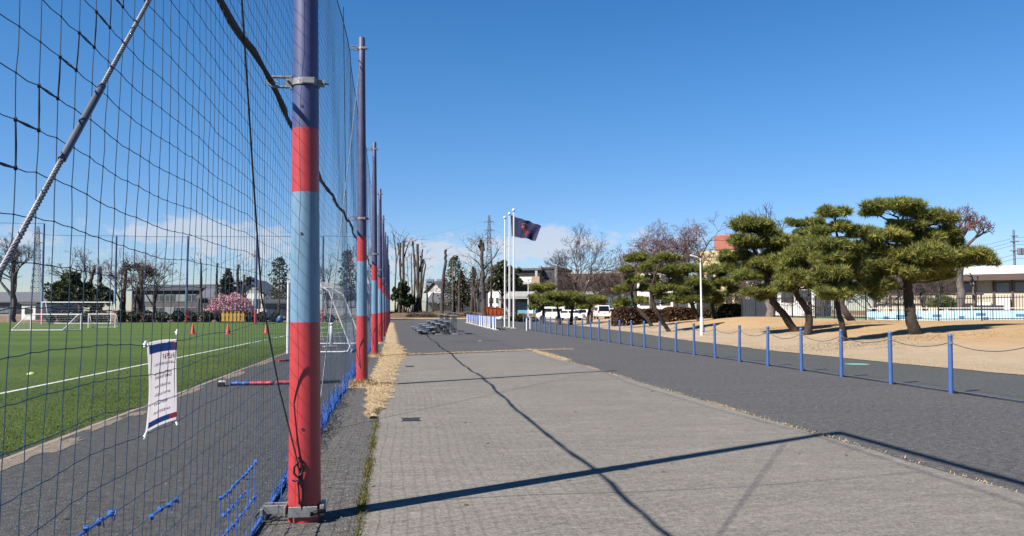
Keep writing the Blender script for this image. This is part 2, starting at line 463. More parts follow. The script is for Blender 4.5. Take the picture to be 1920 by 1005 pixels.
class MB:
    def __init__(s):
        s.V = []; s.F = []; s.n = 0

    def add(s, V, F):
        V = np.asarray(V, float)
        s.V.append(V)
        for f in F: s.F.append([int(i) + s.n for i in f])
        s.n += len(V)
        return s

    def box(s, c, size, rz=0.0, rx=0.0, ry=0.0, bevel=0.0):
        hx, hy, hz = [a / 2 for a in size]
        if bevel <= 0:
            v = np.array([(x, y, z) for z in (-hz, hz) for y in (-hy, hy) for x in (-hx, hx)])
            f = [(0, 2, 3, 1), (4, 5, 7, 6), (0, 1, 5, 4), (2, 6, 7, 3), (0, 4, 6, 2), (1, 3, 7, 5)]
        else:
            b = min(bevel, hx * .9, hy * .9, hz * .9)
            ring = []
            for z, k in ((-hz, b), (-hz + b, 0), (hz - b, 0), (hz, b)):
                X, Y = hx - k, hy - k
                ring.append([(-X + (b if k == 0 else 0), -Y, z), (X - (b if k == 0 else 0), -Y, z), (X, -Y + (b if k == 0 else 0), z), (X, Y - (b if k == 0 else 0), z),
                             (X - (b if k == 0 else 0), Y, z), (-X + (b if k == 0 else 0), Y, z), (-X, Y - (b if k == 0 else 0), z), (-X, -Y + (b if k == 0 else 0), z)])
            v = np.array([p for r in ring for p in r])
            f = [tuple(range(7, -1, -1)), tuple(range(24, 32))]
            for r in range(3):
                for i in range(8):
                    j = (i + 1) % 8
                    f.append((r * 8 + i, r * 8 + j, r * 8 + 8 + j, r * 8 + 8 + i))
        v = rot(v, rx, ry, rz) + np.asarray(c, float)
        return s.add(v, f)

    def tube(s, pts, r, sides=8, caps=True):
        V, F = tube(pts, r, sides, caps)
        return s.add(V, F)

    def prism(s, poly, axis, a, b):
        """polygon in a plane extruded along axis ('x','y','z') from a to b"""
        n = len(poly)
        V = []
        for t in (a, b):
            for p in poly:
                V.append({'x': (t, p[0], p[1]), 'y': (p[0], t, p[1]), 'z': (p[0], p[1], t)}[axis])
        F = [tuple(range(n)), tuple(range(2 * n - 1, n - 1, -1))]
        for i in range(n):
            j = (i + 1) % n
            F.append((i, i + n, j + n, j))
        return s.add(V, F)

    def lathe(s, prof, sides=16, c=(0, 0, 0)):
        V = []; F = []
        for r, z in prof:
            for k in range(sides):
                a = 2 * math.pi * k / sides
                V.append((r * math.cos(a) + c[0], r * math.sin(a) + c[1], z + c[2]))
        for i in range(len(prof) - 1):
            for k in range(sides):
                l = (k + 1) % sides
                F.append((i * sides + k, i * sides + l, (i + 1) * sides + l, (i + 1) * sides + k))
        F.append(tuple(range(sides - 1, -1, -1)))
        F.append(tuple((len(prof) - 1) * sides + k for k in range(sides)))
        return s.add(V, F)

    def build(s, name, mat, parent=None, smooth=False, world=True):
        V = np.concatenate(s.V) if s.V else np.zeros((0, 3))
        return put(name, V, s.F, mat, parent, smooth, world=world)


def rot(v, rx=0, ry=0, rz=0):
    v = np.asarray(v, float)
    if rx:
        c, q = math.cos(rx), math.sin(rx); v = v @ np.array([[1, 0, 0], [0, c, q], [0, -q, c]])
    if ry:
        c, q = math.cos(ry), math.sin(ry); v = v @ np.array([[c, 0, -q], [0, 1, 0], [q, 0, c]])
    if rz:
        c, q = math.cos(rz), math.sin(rz); v = v @ np.array([[c, q, 0], [-q, c, 0], [0, 0, 1]])
    return v


def tube(pts, r, sides=8, caps=True):
    P = np.asarray(pts, float)
    n = len(P)
    R = np.full(n, r) if np.isscalar(r) else np.asarray(r, float)
    T = np.gradient(P, axis=0) if n > 2 else np.repeat((P[1] - P[0])[None], 2, 0)
    T /= np.linalg.norm(T, axis=1)[:, None] + 1e-12
    ref = np.eye(3)[np.argmin(np.abs(T.mean(0)))]
    A = np.cross(T, ref); A /= np.linalg.norm(A, axis=1)[:, None] + 1e-12
    B = np.cross(T, A)
    a = np.arange(sides) * 2 * math.pi / sides
    V = P[:, None, :] + R[:, None, None] * (np.cos(a)[None, :, None] * A[:, None, :] + np.sin(a)[None, :, None] * B[:, None, :])
    V = V.reshape(-1, 3)
    i = np.arange(n - 1)[:, None] * sides
    k = np.arange(sides)[None, :]; l = (k + 1) % sides
    F = np.stack([i + k, i + l, i + sides + l, i + sides + k], -1).reshape(-1, 4)
    if caps:
        m = len(V)                      # caps get vertices of their own so the rim stays crisp
        V = np.concatenate([V, V[:sides], V[-sides:]])
        F = [tuple(f) for f in F] + [tuple(range(m + sides - 1, m - 1, -1)), tuple(range(m + sides, m + 2 * sides))]
    return V, F


def prisms(P0, P1, R0, R1, sides=3):
    """many straight tapered twigs at once"""
    P0 = np.asarray(P0, float); P1 = np.asarray(P1, float)
    T = P1 - P0; T /= np.linalg.norm(T, axis=1)[:, None] + 1e-9
    ref = np.where(np.abs(T[:, 2:3]) > 0.8, np.array([[1., 0, 0]]), np.array([[0, 0, 1.]]))
    A = np.cross(T, ref); A /= np.linalg.norm(A, axis=1)[:, None] + 1e-9
    B = np.cross(T, A)
    a = np.arange(sides) * 2 * math.pi / sides
    off = np.cos(a)[None, :, None] * A[:, None, :] + np.sin(a)[None, :, None] * B[:, None, :]
    V = np.concatenate([P0[:, None] + off * np.asarray(R0)[:, None, None], P1[:, None] + off * np.asarray(R1)[:, None, None]], 1)
    n = len(P0)
    base = np.arange(n)[:, None] * (2 * sides)
    k = np.arange(sides)[None]; l = (k + 1) % sides
    F = np.stack([base + k, base + l, base + sides + l, base + sides + k], -1).reshape(-1, 4)
    return V.reshape(-1, 3), F


def put(name, V, F, mat, parent=None, smooth=False, tint=None, world=True):
    V = np.asarray(V, float)
    if parent is not None and world:
        V = V - np.array(wloc(parent))
    me = mesh_from(name, V, F, mat, smooth, tint)
    o = bpy.data.objects.new(name, me)
    COL.objects.link(o)
    if parent is not None: o.parent = parent
    return o


def wloc(o):
    l = np.array(o.location)
    while o.parent is not None:
        o = o.parent
        l = l + np.array(o.location)
    return l


def tag(o, label=None, cat=None, group=None, kind=None):
    if label: o['label'] = label
    if cat: o['category'] = cat
    if group: o['group'] = group
    if kind: o['kind'] = kind
    return o


def thing(name, label, cat, loc=(0, 0, 0), group=None, rz=0.0):
    o = bpy.data.objects.new(name, None)
    COL.objects.link(o)
    o.location = tuple(float(a) for a in loc)
    o.rotation_euler = (0, 0, rz)
    o.empty_display_size = 0.2
    return tag(o, label, cat, group)


KIDS = {}


def copy_tree(o, parent=None):
    c = o.copy()
    COL.objects.link(c)
    if parent is not None: c.parent = parent
    for ch in [x for x in COL.objects if x.parent is o]:
        copy_tree(ch, c)
    return c


ORD = ['nearest', 'second', 'third', 'fourth', 'fifth', 'sixth', 'seventh', 'eighth', 'ninth', 'tenth', 'eleventh', 'twelfth', 'thirteenth', 'fourteenth',
       'fifteenth', 'sixteenth', 'seventeenth', 'eighteenth', 'nineteenth', 'twentieth', 'twenty-first', 'twenty-second', 'twenty-third', 'twenty-fourth',
       'twenty-fifth', 'twenty-sixth', 'twenty-seventh', 'twenty-eighth', 'twenty-ninth', 'thirtieth', 'thirty-first']


# ---------------------------------------------------------------- terrain
def sstep(t):
    t = np.clip(t, 0, 1)
    return t * t * (3 - 2 * t)


def edge_x(y):
    return np.interp(y, [-30, 10, 17, 21, 29, 40, 51, 70, 92, 120, 175], [15.2, 14.7, 14.35, 14.02, 13.9, 14.6, 15.9, 17.4, 19.2, 21.8, 26.5])


def height(x, y):
    x = np.asarray(x, float); y = np.asarray(y, float)
    far = 0.75 * sstep((y - 100) / 48)
    s = x - edge_x(y)
    mound = 0.86 * sstep((s - 0.3) / 14.0) * sstep((150 - y) / 70)
    mound = mound + sstep(s / 6) * 0.05 * (np.sin(x * 0.55 + 1.0) * np.sin(y * 0.36) + 0.6 * np.sin(x * 0.21 - y * 0.17))
    mound = mound + 0.35 * np.exp(-((x - 25.5) ** 2 / 14 + (y - 56) ** 2 / 40))
    bank = 0.55 * sstep((y - 121) / 12) * sstep((24 - x) / 6) * sstep((x + 14) / 8)
    return np.maximum(far, mound * (s > 0)) + bank


def hit(u, v, dmin=4.0, dmax=400.0):
    r = ray(u, v)
    d = dmin
    while d < dmax:
        p = np.array([0, 0, CZ]) + r * d
        if p[2] <= float(height(p[0], p[1])): return p, d
        d *= 1.004
    return np.array([0, 0, CZ]) + r * dmax, dmax


def ground(p):
    return float(height(p[0], p[1]))


def sheet(name, XY, mat, dz, kind='structure', faces=None):
    """XY: grid array (m,n,2) draped on the terrain"""
    m, n = XY.shape[:2]
    Z = height(XY[..., 0], XY[..., 1]) + dz
    V = np.concatenate([XY, Z[..., None]], -1).reshape(-1, 3)
    i = np.arange(m - 1)[:, None] * n; j = np.arange(n - 1)[None]
    F = np.stack([i + j, i + n + j, i + n + j + 1, i + j + 1], -1).reshape(-1, 4)
    return tag(put(name, V, F, mat, smooth=True), kind=kind)


def grid(xf0, xf1, ys, nx):
    G = np.zeros((nx + 1, len(ys), 2))
    for i in range(nx + 1):
        t = i / nx
        G[i, :, 0] = [xf0(y) * (1 - t) + xf1(y) * t for y in ys]
        G[i, :, 1] = ys
    return G


def rag(y, amp, seed=0.0):
    return amp * (math.sin(y * 3.1 + seed) * 0.5 + math.sin(y * 7.7 + seed * 2.3) * 0.35 + math.sin(y * 17.3 + seed) * 0.3)


def make_setting():
    big = np.array([(x, y) for x in (-4000, -600, -160, -60, -20, 0, 20, 40, 60, 90, 140, 250, 700, 4000) for y in (-500, -60, -20, 0, 30, 60, 80, 100, 108, 116, 124, 130, 136, 142, 150, 175, 250, 700, 4500)], float)
    G = big.reshape(14, 19, 2)
    o = sheet('ground', G, 'soil', -0.10)
    for v in o.data.vertices:      # keep the coarse base well below the draped surfaces
        if v.co.y < 121 and -50 < v.co.x < 95: v.co.z = min(v.co.z, -0.16)
    sheet('pitch', grid(lambda y: -95.0, lambda y: -3.98 + 0.0045 * (y - 9), [-30, 0, 30, 60, 80, 97.5, 102, 106], 6), 'turf', -0.035)
    ys = list(np.arange(-12, 100, 2.0)) + list(np.arange(100, 123, 1.0))
    sheet('asphalt_lot', grid(lambda y: -0.235, lambda y: 10.12, ys, 2), 'asphalt_lot', 0.0)
    sheet('pavement', grid(lambda y: -3.86 + 0.0045 * (y - 9), lambda y: -0.86, ys, 1), 'asphalt_side', 0.0)
    sheet('old_pavement_strip', grid(lambda y: -0.86, lambda y: -0.235, ys, 1), 'asphalt_old', 0.004)
    ys2 = sorted(set(list(np.arange(-12, 60, 0.35)) + list(np.arange(60, 122, 1.5))))
    sheet('path', grid(lambda y: 10.12, lambda y: float(edge_x(y)) + 0.35, ys2, 1), 'asphalt_path', 0.0)
    # slab, its far end slightly skewed
    yl = list(np.arange(-10, 26.7, 0.6)) + [26.75]
    Gs = grid(lambda y: -0.215 + rag(y, 0.012), lambda y: 5.06 + rag(y, 0.035, 2.0), yl, 8)
    for i in range(9):
        Gs[i, -1, 1] = 26.75 + 3.05 * (i / 8)
    sheet('concrete_slab', Gs, 'slab', 0.008)
    yl = sorted(set(list(np.arange(-10, 70, 0.6)) + list(np.arange(70, 176, 3.0))))
    L = np.zeros((41, len(yl), 2))
    for i in range(41):
        s = (i / 40) ** 1.35 * 62
        for j, y in enumerate(yl):
            L[i, j] = (edge_x(y) + (s if i else rag(y, 0.10, 1.0)), y)
    sheet('dry_lawn', L, 'lawn', 0.012)
    sheet('litter_bank', grid(lambda y: -40, lambda y: 19.5, list(np.arange(120.5, 150, 1.5)), 30), 'litter', 0.01)
    sheet('roadside_soil', grid(lambda y: -3.9, lambda y: 17.0, [117.5, 119, 120.5, 121.5], 10), 'lawn', 0.02)
    # parking area of pale gravel behind the pines
    sheet('parking_area', grid(lambda y: 17.5, lambda y: 60, list(np.arange(112, 150, 3.0)), 8), 'lawn', 0.05)
    # pitch touch line and worn asphalt marks
    def strip(name, pts, w, mat, z):
        P = np.array(pts, float)
        V = []; 
        T = np.gradient(P, axis=0); T /= np.linalg.norm(T, axis=1)[:, None]
        Nn = np.stack([-T[:, 1], T[:, 0]], 1)
        W = w if not np.isscalar(w) else np.full(len(P), w)
        for p, n_, ww in zip(P, Nn, W):
            for s_ in (-.5, .5):
                q = p + n_ * ww * s_
                V.append((q[0], q[1], ground(q) + z))
        F = [(2 * i, 2 * i + 1, 2 * i + 3, 2 * i + 2) for i in range(len(P) - 1)]
        return tag(put(name, V, F, mat), kind='structure')
    strip('touch_line', [(-7.35, 5), (-7.18, 16), (-6.85, 32), (-6.58, 48), (-6.3, 70), (-6.2, 95)], 0.12, 'line_white', -0.028)
    strip('goal_line', [(-80, 96.5), (-40, 96.5), (-6.2, 96.5)], 0.12, 'line_white', -0.028)
    strip('painted_line', [(5.09, 13.77), (6.1, 13.86), (7.2, 14.05), (8.25, 14.22)], np.array([.03, .03, .022, .03]), 'faded_paint', 0.005)
    strip('painted_line', [(4.0, 38.3), (4.15, 39.0), (4.25, 40.3)], 0.16, 'faded_paint', 0.005)
    V, F = [], []
    for k in range(18):
        a = 2 * math.pi * k / 18
        V.append((12.78 + 0.34 * math.cos(a), 20.8 + 0.30 * math.sin(a), 0.005))
    tag(put('mint_paint_mark', V, [tuple(range(18))], 'mint_paint'), kind='structure')
    # kerb: short concrete lengths with open joints along the pitch, and the dark rubber gap
    root = tag(thing('pitch_kerb', None, None, (-3.9, 9, 0)), kind='structure')
    me = None
    for k in range(70):
        y0 = -2 + k * 1.0
        if me is None:
            mb = MB().box((0, 0, 0), (0.085, 0.985, 0.12), bevel=0.008)
            o = mb.build('kerb_stone', 'kerb', root, world=False)
            me = o.data
        else:
            o = bpy.data.objects.new('kerb_stone', me); COL.objects.link(o); o.parent = root
        yc = y0 + 0.5
        o.location = (-3.885 + 0.0045 * (yc - 9) + 3.9 + random.uniform(-.004, .004), yc - 9, -0.055 + random.uniform(-.004, .004))
    sheet('kerb_gap', grid(lambda y: -4.06 + 0.0045 * (y - 9), lambda y: -3.92 + 0.0045 * (y - 9), [-8, 20, 60, 96], 1), 'rubber', -0.031)


make_setting()


def sand_patch(x, y, rx, ry, seed):
    rnd = np.random.default_rng(seed)
    n = 26
    V = [(x, y, .0065)]
    for k in range(n):
        a = 2 * math.pi * k / n
        f = rnd.uniform(.55, 1.05)
        V.append((min(x + rx * f * math.cos(a), x + rx), y + ry * f * math.sin(a), .0045))
    tag(put('sand_patch', V, [(0, 1 + k, 1 + (k + 1) % n) for k in range(n)], 'sand'), kind='structure')


for i_, (x_, y_, rx_, ry_) in enumerate(((-3.74, 8.6, .16, .9), (-3.70, 9.6, .20, .7), (-3.76, 11.4, .10, .9), (-3.68, 12.4, .14, .4), (-3.72, 15.6, .10, 1.2), (-3.66, 19.5, .14, 1.6), (-3.66, 24, .12, 2.0))): sand_patch(x_, y_, rx_, ry_, i_)
# ---------------------------------------------------------------- striped net poles
POLE_Y = [-4.2, 5.98] + [5.98 + 10.2 * k for k in range(1, 10)]
POLE_X = -0.628


def pole_axis(z):
    return POLE_X - 0.0105 * z


def pole_r(z):
    return 0.1165 - 0.0074 * z


def make_pole(bands, top, clampz, near):
    """bands: z of red/sky and sky/red and red/blue changes; built at the origin of its thing"""
    t = thing('net_pole', None, 'pole')
    b0, b1, b2 = bands
    for nm, mat, za, zb in (('red_band', 'pole_red', -0.05, b0), ('light_blue_band', 'pole_sky', b0, b1), ('red_band', 'pole_red', b1, b2),
                            ('blue_shaft', 'pole_blue' if near else 'pole_blue_rusty', b2, top)):
        zs = np.linspace(za, zb, 7 if nm == 'blue_shaft' else 4)
        pts = [(-0.0105 * z, 0, z) for z in zs]
        rr = [pole_r(z) for z in zs]
        if nm == 'blue_shaft':
            pts += [(-0.0105 * top, 0, top + 0.012)]; rr += [pole_r(top) * 0.8]
        MB().tube(pts, rr, 32 if near else 14).build(nm, mat, t, smooth=True, world=False)
    for zc in clampz:
        c = MB()
        ax = -0.0105 * zc; r = pole_r(zc)
        # band round the pole
        a = np.linspace(0, 2 * math.pi, 25)[:-1]
        Vb = []
        for z in (-0.024, 0.024):
            for rr in (r + 0.002, r + 0.008):
                for q in a: Vb.append((ax + rr * math.cos(q), rr * math.sin(q), zc + z))
        Fb = []
        n = 24
        for i in range(n):
            j = (i + 1) % n
            Fb += [(n + i, n + j, 3 * n + j, 3 * n + i), (i, 2 * n + i, 2 * n + j, j), (2 * n + i, 3 * n + i, 3 * n + j, 2 * n + j), (i, j, n + j, n + i)]
        c.add(Vb, Fb)
        # ears on both sides with bolts
        for sx in (-1, 1):
            c.box((ax + sx * (r + 0.022), -0.035, zc), (0.045, 0.008, 0.05))
            c.box((ax + sx * (r + 0.022), -0.018, zc), (0.045, 0.008, 0.05))
        c.box((ax + 0.03, -r - 0.012, zc), (0.09, 0.012, 0.046), bevel=0.004)
        arm = t_ = c.build('clamp', 'galv', t, world=False)
        for q0, q1, rb in (((ax - r - 0.024, -0.055, zc), (ax - r - 0.024, 0.02, zc), .009), ((ax + r + 0.024, -0.055, zc), (ax + r + 0.024, 0.02, zc), .009),
                           ((ax + r + 0.02, -0.03, zc), (ax + r + 0.075, -0.03, zc - 0.004), .006)):
            MB().tube([q0, q1], rb, 8).build('bolt', 'dark_steel', arm, world=False)
        # flat loop reaching to the net
        x0 = ax - r - 0.005; x1 = -0.305
        hw = 0.036
        loop = MB()
        for s in (-1, 1):
            loop.box(((x0 + x1 + 0.04) / 2, -0.026, zc + s * hw), (abs(x0 - x1) - 0.04, 0.032, 0.015), bevel=0.003)
            loop.tube([(x1 + 0.04, -0.026, zc + s * hw), (x1 + 0.012, -0.026, zc + s * hw * 0.55), (x1, -0.026, zc)], 0.011, 6)
        loop.box((x0 - 0.004, -0.026, zc), (0.014, 0.03, 2 * hw + 0.03))
        loop.tube([(x1 + 0.01, -0.026, zc - 0.005), (x1 + 0.075, -0.03, zc - 0.002)], 0.005, 6)
        loop.tube([(x0 - 0.01, -0.026, zc - 0.008), (x0 - 0.06, -0.03, zc - 0.004)], 0.005, 6)
        loop.build('net_loop', 'galv', t, world=False)
    return t


pn = make_pole((1.415, 2.357, 2.827), 7.0, (3.168, 6.75), True)
# small bolt holes of the near pole
for z, a in ((2.98, -1.75), (2.05, -1.72), (0.66, -1.6)):
    r = pole_r(z)
    MB().tube([(-0.0105 * z + (r - 0.004) * math.cos(a), (r - 0.004) * math.sin(a), z), (-0.0105 * z + (r + 0.0025) * math.cos(a), (r + 0.0025) * math.sin(a), z)], 0.011, 10).build('bolt_hole', 'rubber', pn, world=False)
# base bracket with a channel stub reaching to the bottom rope
bb = MB()
r = pole_r(0.07)
bb.box((0.0, -r - 0.008, 0.085), (0.20, 0.012, 0.075), bevel=0.003)
bb.box((-r - 0.008, 0.0, 0.085), (0.012, 0.24, 0.075), bevel=0.003)
bb.box((r + 0.012, -0.01, 0.085), (0.03, 0.17, 0.075), bevel=0.003)
bb.box((0.0, r + 0.008, 0.085), (0.20, 0.012, 0.075), bevel=0.003)
for s in (-0.045, 0.045):
    bb.box((-0.20, s, 0.09), (0.17, 0.012, 0.06), bevel=0.002)
bb.box((-0.29, 0.0, 0.075), (0.02, 0.14, 0.05), bevel=0.003)
bk = bb.build('base_bracket', 'galv', pn, world=False)
hk = MB()
hk.tube([(-0.30, -0.04, 0.09), (-0.335, -0.06, 0.045), (-0.31, -0.1, 0.025), (-0.22, -0.13, 0.03), (-0.14, -0.12, 0.06)], 0.009, 8)
hk.tube([(0.05, -r - 0.02, 0.07), (0.10, -r - 0.03, 0.09), (0.15, -r + 0.01, 0.085)], 0.016, 8)
hk.build('hook', 'dark_steel', bk, world=False)
# the pipe that joins the near pole's head to the pole behind the camera (its shadow crosses the lot)
MB().tube([(-0.0735, 0.0, 6.98), (-0.0735, -5, 6.95), (-0.0735, -10.2, 6.98)], 0.058, 12).build('cross_pipe', 'pole_blue', pn, world=False, smooth=True)
pn.location = (POLE_X, POLE_Y[1], 0)
tag(pn, 'nearest striped pole, red and light blue bands, rope hook at its foot', group='striped net poles')
pf = make_pole((1.392, 2.471, 2.959), 7.0, (3.33, 6.78), False)
for i, y in enumerate(POLE_Y):
    if i == 1: continue
    if i == 0: continue
    if i == 2: o = pf
    else: o = copy_tree(pf)
    o.location = (POLE_X, y, 0)
    if i == 2: lb = 'second striped pole, rust-flecked blue above red bands, foot in a tuft of dry grass'
    else: lb = '%s striped pole along the net counting from the camera' % ORD[i - 1]
    tag(o, lb, group='striped net poles')
# the pole behind the camera only carries the cross pipe: a bare copy
ob = copy_tree(pf); ob.location = (POLE_X, POLE_Y[0], 0)
tag(ob, 'striped pole just behind the camera holding the other end of the cross pipe', group='striped net poles')


# ---------------------------------------------------------------- the net
NET_X = -0.935
CELL = 0.1155
NROW = 58


def net_node(y, z, jit=None):
    y = np.asarray(y, float); z = np.asarray(z, float)
    ph = (y - POLE_Y[1]) / 10.2
    f = np.abs(np.sin(np.pi * ph))             # 0 at the poles
    zt = z / 6.7
    sag = -0.16 * f * zt - 0.02 * f * np.sin(y * 1.7 + z * 0.8) * (1 - zt * 0.3)
    sag = sag + 0.006 * np.sin(y * 4.3 + z * 2.1) + 0.0025 * np.sin(y * 9.1 - z * 3.7)
    x = NET_X + 0.05 * f * np.sin(z * 0.75) + 0.012 * np.sin(y * 1.3 + z * 1.1) + 0.0025 * np.sin(y * 5.1 - z * 2.0)
    # the net is pulled towards the clamp loops at 3.17 m
    pull = np.exp(-((np.mod(ph + 0.5, 1) - 0.5) * 10.2) ** 2 / 0.9) * np.exp(-(z - 3.17) ** 2 / 0.5)
    sag = sag - 0.05 * pull * np.tanh((z - 3.17) * 3)
    return np.stack([x, y + 0.006 * np.sin(z * 5 + y * 3), z + sag], -1)


def net_bay(i):
    ya, yb = POLE_Y[i], POLE_Y[i + 1]
    near = i == 0
    mid = i in (1, 2)
    n = int(round((yb - ya) / CELL))
    ys = np.linspace(ya, yb, n + 1)
    zs = 0.02 + np.arange(NROW + 1) * CELL
    sub = 2 if near else 1
    sides = 6 if near else (4 if mid else 3)
    rad = 0.00140 if near else (0.0014 if mid else 0.0014)
    jit = RNG.normal(0, 0.0013, (n + 1, NROW + 1, 3))
    Y, Z = np.meshgrid(ys, zs, indexing='ij')
    Nd = net_node(Y, Z) + jit
    lab = {0: 'blue square-mesh safety net right beside the camera, carrying the white notice',
           1: 'blue safety net hung between the nearest and the second striped pole'}.get(i, 'blue safety net in the bay just beyond the %s striped pole' % ORD[max(i - 1, 0)])
    t = thing('safety_net', lab, 'net', (NET_X, ya, 0), 'safety nets along the striped poles')
    Vs, Fs, off = [], [], 0
    def addline(P, r):
        nonlocal off
        V, F = tube(P, r, sides, False)
        Vs.append(V); Fs.append(F + off); off += len(V)
    def dens(P):
        if sub == 1: return P
        Q = np.zeros((2 * len(P) - 1, 3))
        Q[::2] = P; m = (P[1:] + P[:-1]) / 2
        m = m + RNG.normal(0, 0.0009, m.shape)
        Q[1::2] = m
        return Q
    for a in range(n + 1):
        if not near and a == n: continue
        addline(dens(Nd[a]), rad)
    for b in range(1, NROW):
        P = dens(Nd[:, b])
        if near:
            P = P.copy(); P[1::2, 2] -= 0.0025
        addline(P, rad)
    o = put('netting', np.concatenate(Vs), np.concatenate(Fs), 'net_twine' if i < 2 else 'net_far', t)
    tag(o, kind='stuff')
    if near:   # knots
        sel = Nd[(ys > 1.2)].reshape(-1, 3)
        oc = np.array([(1, 0, 0), (-1, 0, 0), (0, 1, 0), (0, -1, 0), (0, 0, 1.3), (0, 0, -1.3)]) * 0.0034
        fo = np.array([(0, 2, 4), (2, 1, 4), (1, 3, 4), (3, 0, 4), (2, 0, 5), (1, 2, 5), (3, 1, 5), (0, 3, 5)])
        V = (sel[:, None] + oc[None]).reshape(-1, 3)
        F = (np.arange(len(sel))[:, None, None] * 6 + fo[None]).reshape(-1, 3)
        tag(put('twine_knots', V, F, 'net_twine', t), kind='stuff')
    # head rope and bottom rope
    yy = np.linspace(ya, yb, 25)
    MB().tube(net_node(yy, np.full(25, zs[-1])) + np.array([0, 0, 0.02]), 0.009 if i else 0.012, 6).build('head_rope', 'rope_dark', t)
    P = net_node(yy, np.full(25, 0.03)); P[:, 2] = 0.018 + 0.008 * np.abs(np.sin(yy * 5))
    MB().tube(P, 0.014, 7).build('bottom_rope', 'bright_twine', t, smooth=True)
    # loose hem bunched on the ground: many short lengths of twine
    hem = []
    hv, hf, ho = [], [], 0
    for k in range(60 if i == 0 else (230 if i in (1, 2) else 90)):
        y0 = RNG.uniform(ya, yb); L = RNG.uniform(0.35, 1.3)
        dens_ = 1.0 if i else 0.6
        h = RNG.uniform(0.02, 0.06 if i == 0 else 0.34) * dens_ * (np.clip((y0 - ya) / 3.5, .12, 1) if i == 1 else 1)
        q = np.linspace(0, 1, 5)
        pts = np.stack([NET_X + 0.02 + RNG.normal(0, 0.03) + 0.05 * q * RNG.normal(), y0 + L * q, 0.02 + h * np.sin(np.pi * q) * RNG.uniform(.5, 1) + 0.01 * RNG.normal(size=5)], 1)
        V, F = tube(pts, 0.0028 if i < 3 else 0.004, 4, False)
        hv.append(V); hf.append(F + ho); ho += len(V)
    tag(put('loose_hem', np.concatenate(hv), np.concatenate(hf), 'bright_twine', t), kind='stuff')
    if near:
        # diagonal seam where two lengths of net are laced together
        k0 = int(np.argmin(abs(ys - 2.44))); r0 = int(np.argmin(abs(zs - 2.36)))
        mb = MB()
        for s in range(-5, 6):
            a, b = k0 + s, r0 + s
            if not (1 <= a < n and 1 <= b < NROW): continue
            A, Bq, Cq = Nd[a, b], Nd[a + 1, b], Nd[a, b - 1]
            for (p, q) in ((A, Bq), (A, Cq)):
                m = (p + q) / 2
                mb.tube([p, m + np.array([0, .003, -.003]), q], 0.0026, 5)
                mb.tube([p, m + np.array([.004, -.010, 0]), q], 0.0014, 4)
            for p in (A, Bq, Cq):
                mb.box(p, (0.0075, 0.0085, 0.0085), rx=.6, rz=.5)
        mb.build('lacing_seam', 'net_twine', t)
        # bright blue repairs
        def patch(y0, z0, ny, nz, fr=1.0):
            a0 = int(np.argmin(abs(ys - y0))); b0 = int(np.argmin(abs(zs - z0)))
            p = MB()
            for b in range(b0, max(b0 - nz, 1), -1):
                seg = Nd[a0:a0 + ny + 1, b].copy()
                if b == b0 or random.random() < fr:
                    ln = len(seg) if b == b0 or random.random() < .6 else random.randint(3, len(seg))
                    st = 0 if b == b0 else random.randint(0, len(seg) - ln)
                    sg = seg[st:st + ln]
                    if len(sg) >= 2: p.tube(sg, 0.0055 if b == b0 else 0.0035, 6)
                    for q in sg:
                        p.box(q + RNG.normal(0, .003, 3), (0.013, 0.018, 0.017), rx=random.random(), rz=random.random())
                        if random.random() < .5: p.tube([q, q + np.array([.01, RNG.normal(0, .02), .015]), q + np.array([.012, RNG.normal(0, .03), -.02])], 0.0022, 4)
            for a in (a0, a0 + ny) + ((a0 + 2, a0 + ny - 2, a0 + ny // 2) if nz > 1 else ()):
                if nz > 1: p.tube(Nd[a, max(b0 - nz, 0):b0 + 1], 0.003, 5)
            return p
        patch(4.6, 0.50, 9, 4).build('repair_patch', 'bright_twine', t)
        patch(2.3, 0.80, 5, 1).build('repair_patch', 'bright_twine', t)
        patch(3.3, 0.68, 3, 1).build('repair_patch', 'bright_twine', t)
    return t


for i in range(len(POLE_Y) - 1):
    net_bay(i)

# thick black cable threaded through the loops
yy = np.arange(-4.2, 97.9, 0.34)
ph = (yy - POLE_Y[1]) / 10.2
zz = 3.19 + 0.10 * np.minimum(1, np.maximum(0, (yy - 7) / 6)) - 0.10 * np.abs(np.sin(np.pi * ph)) + 0.014 * np.sin(yy * 2.7) + 0.009 * np.sin(yy * 6.1 + 1) + 0.005 * np.sin(yy * 11.9)
xx = NET_X + 0.012 + 0.014 * np.sin(yy * 2.3) + 0.008 * np.sin(yy * 5.9)
rr = 0.0215 + 0.0035 * np.sin(yy * 8.7) + 0.003 * np.sin(yy * 4.1)
tag(MB().tube(np.stack([xx, yy, zz], 1), rr, 9).build('black_cable', 'cable_black', smooth=True),
    'thick lumpy black cable sagging along the net through the pole loops', 'cable')


# ---------------------------------------------------------------- guy wires and hoisting ropes
def twisted(P0, P1, r, turns, sides=6, strands=3):
    n = int(turns * 8)
    P0, P1 = np.array(P0, float), np.array(P1, float)
    T = (P1 - P0) / np.linalg.norm(P1 - P0)
    A = np.cross(T, (1, 0, 0)); A /= np.linalg.norm(A); B = np.cross(T, A)
    q = np.linspace(0, 1, n + 1)
    mb = MB()
    for s in range(strands):
        a = 2 * math.pi * (q * turns + s / strands)
        P = P0 + (P1 - P0) * q[:, None] + r * 0.5 * (np.cos(a)[:, None] * A + np.sin(a)[:, None] * B)
        mb.tube(P, r * 0.56, sides)
    return mb


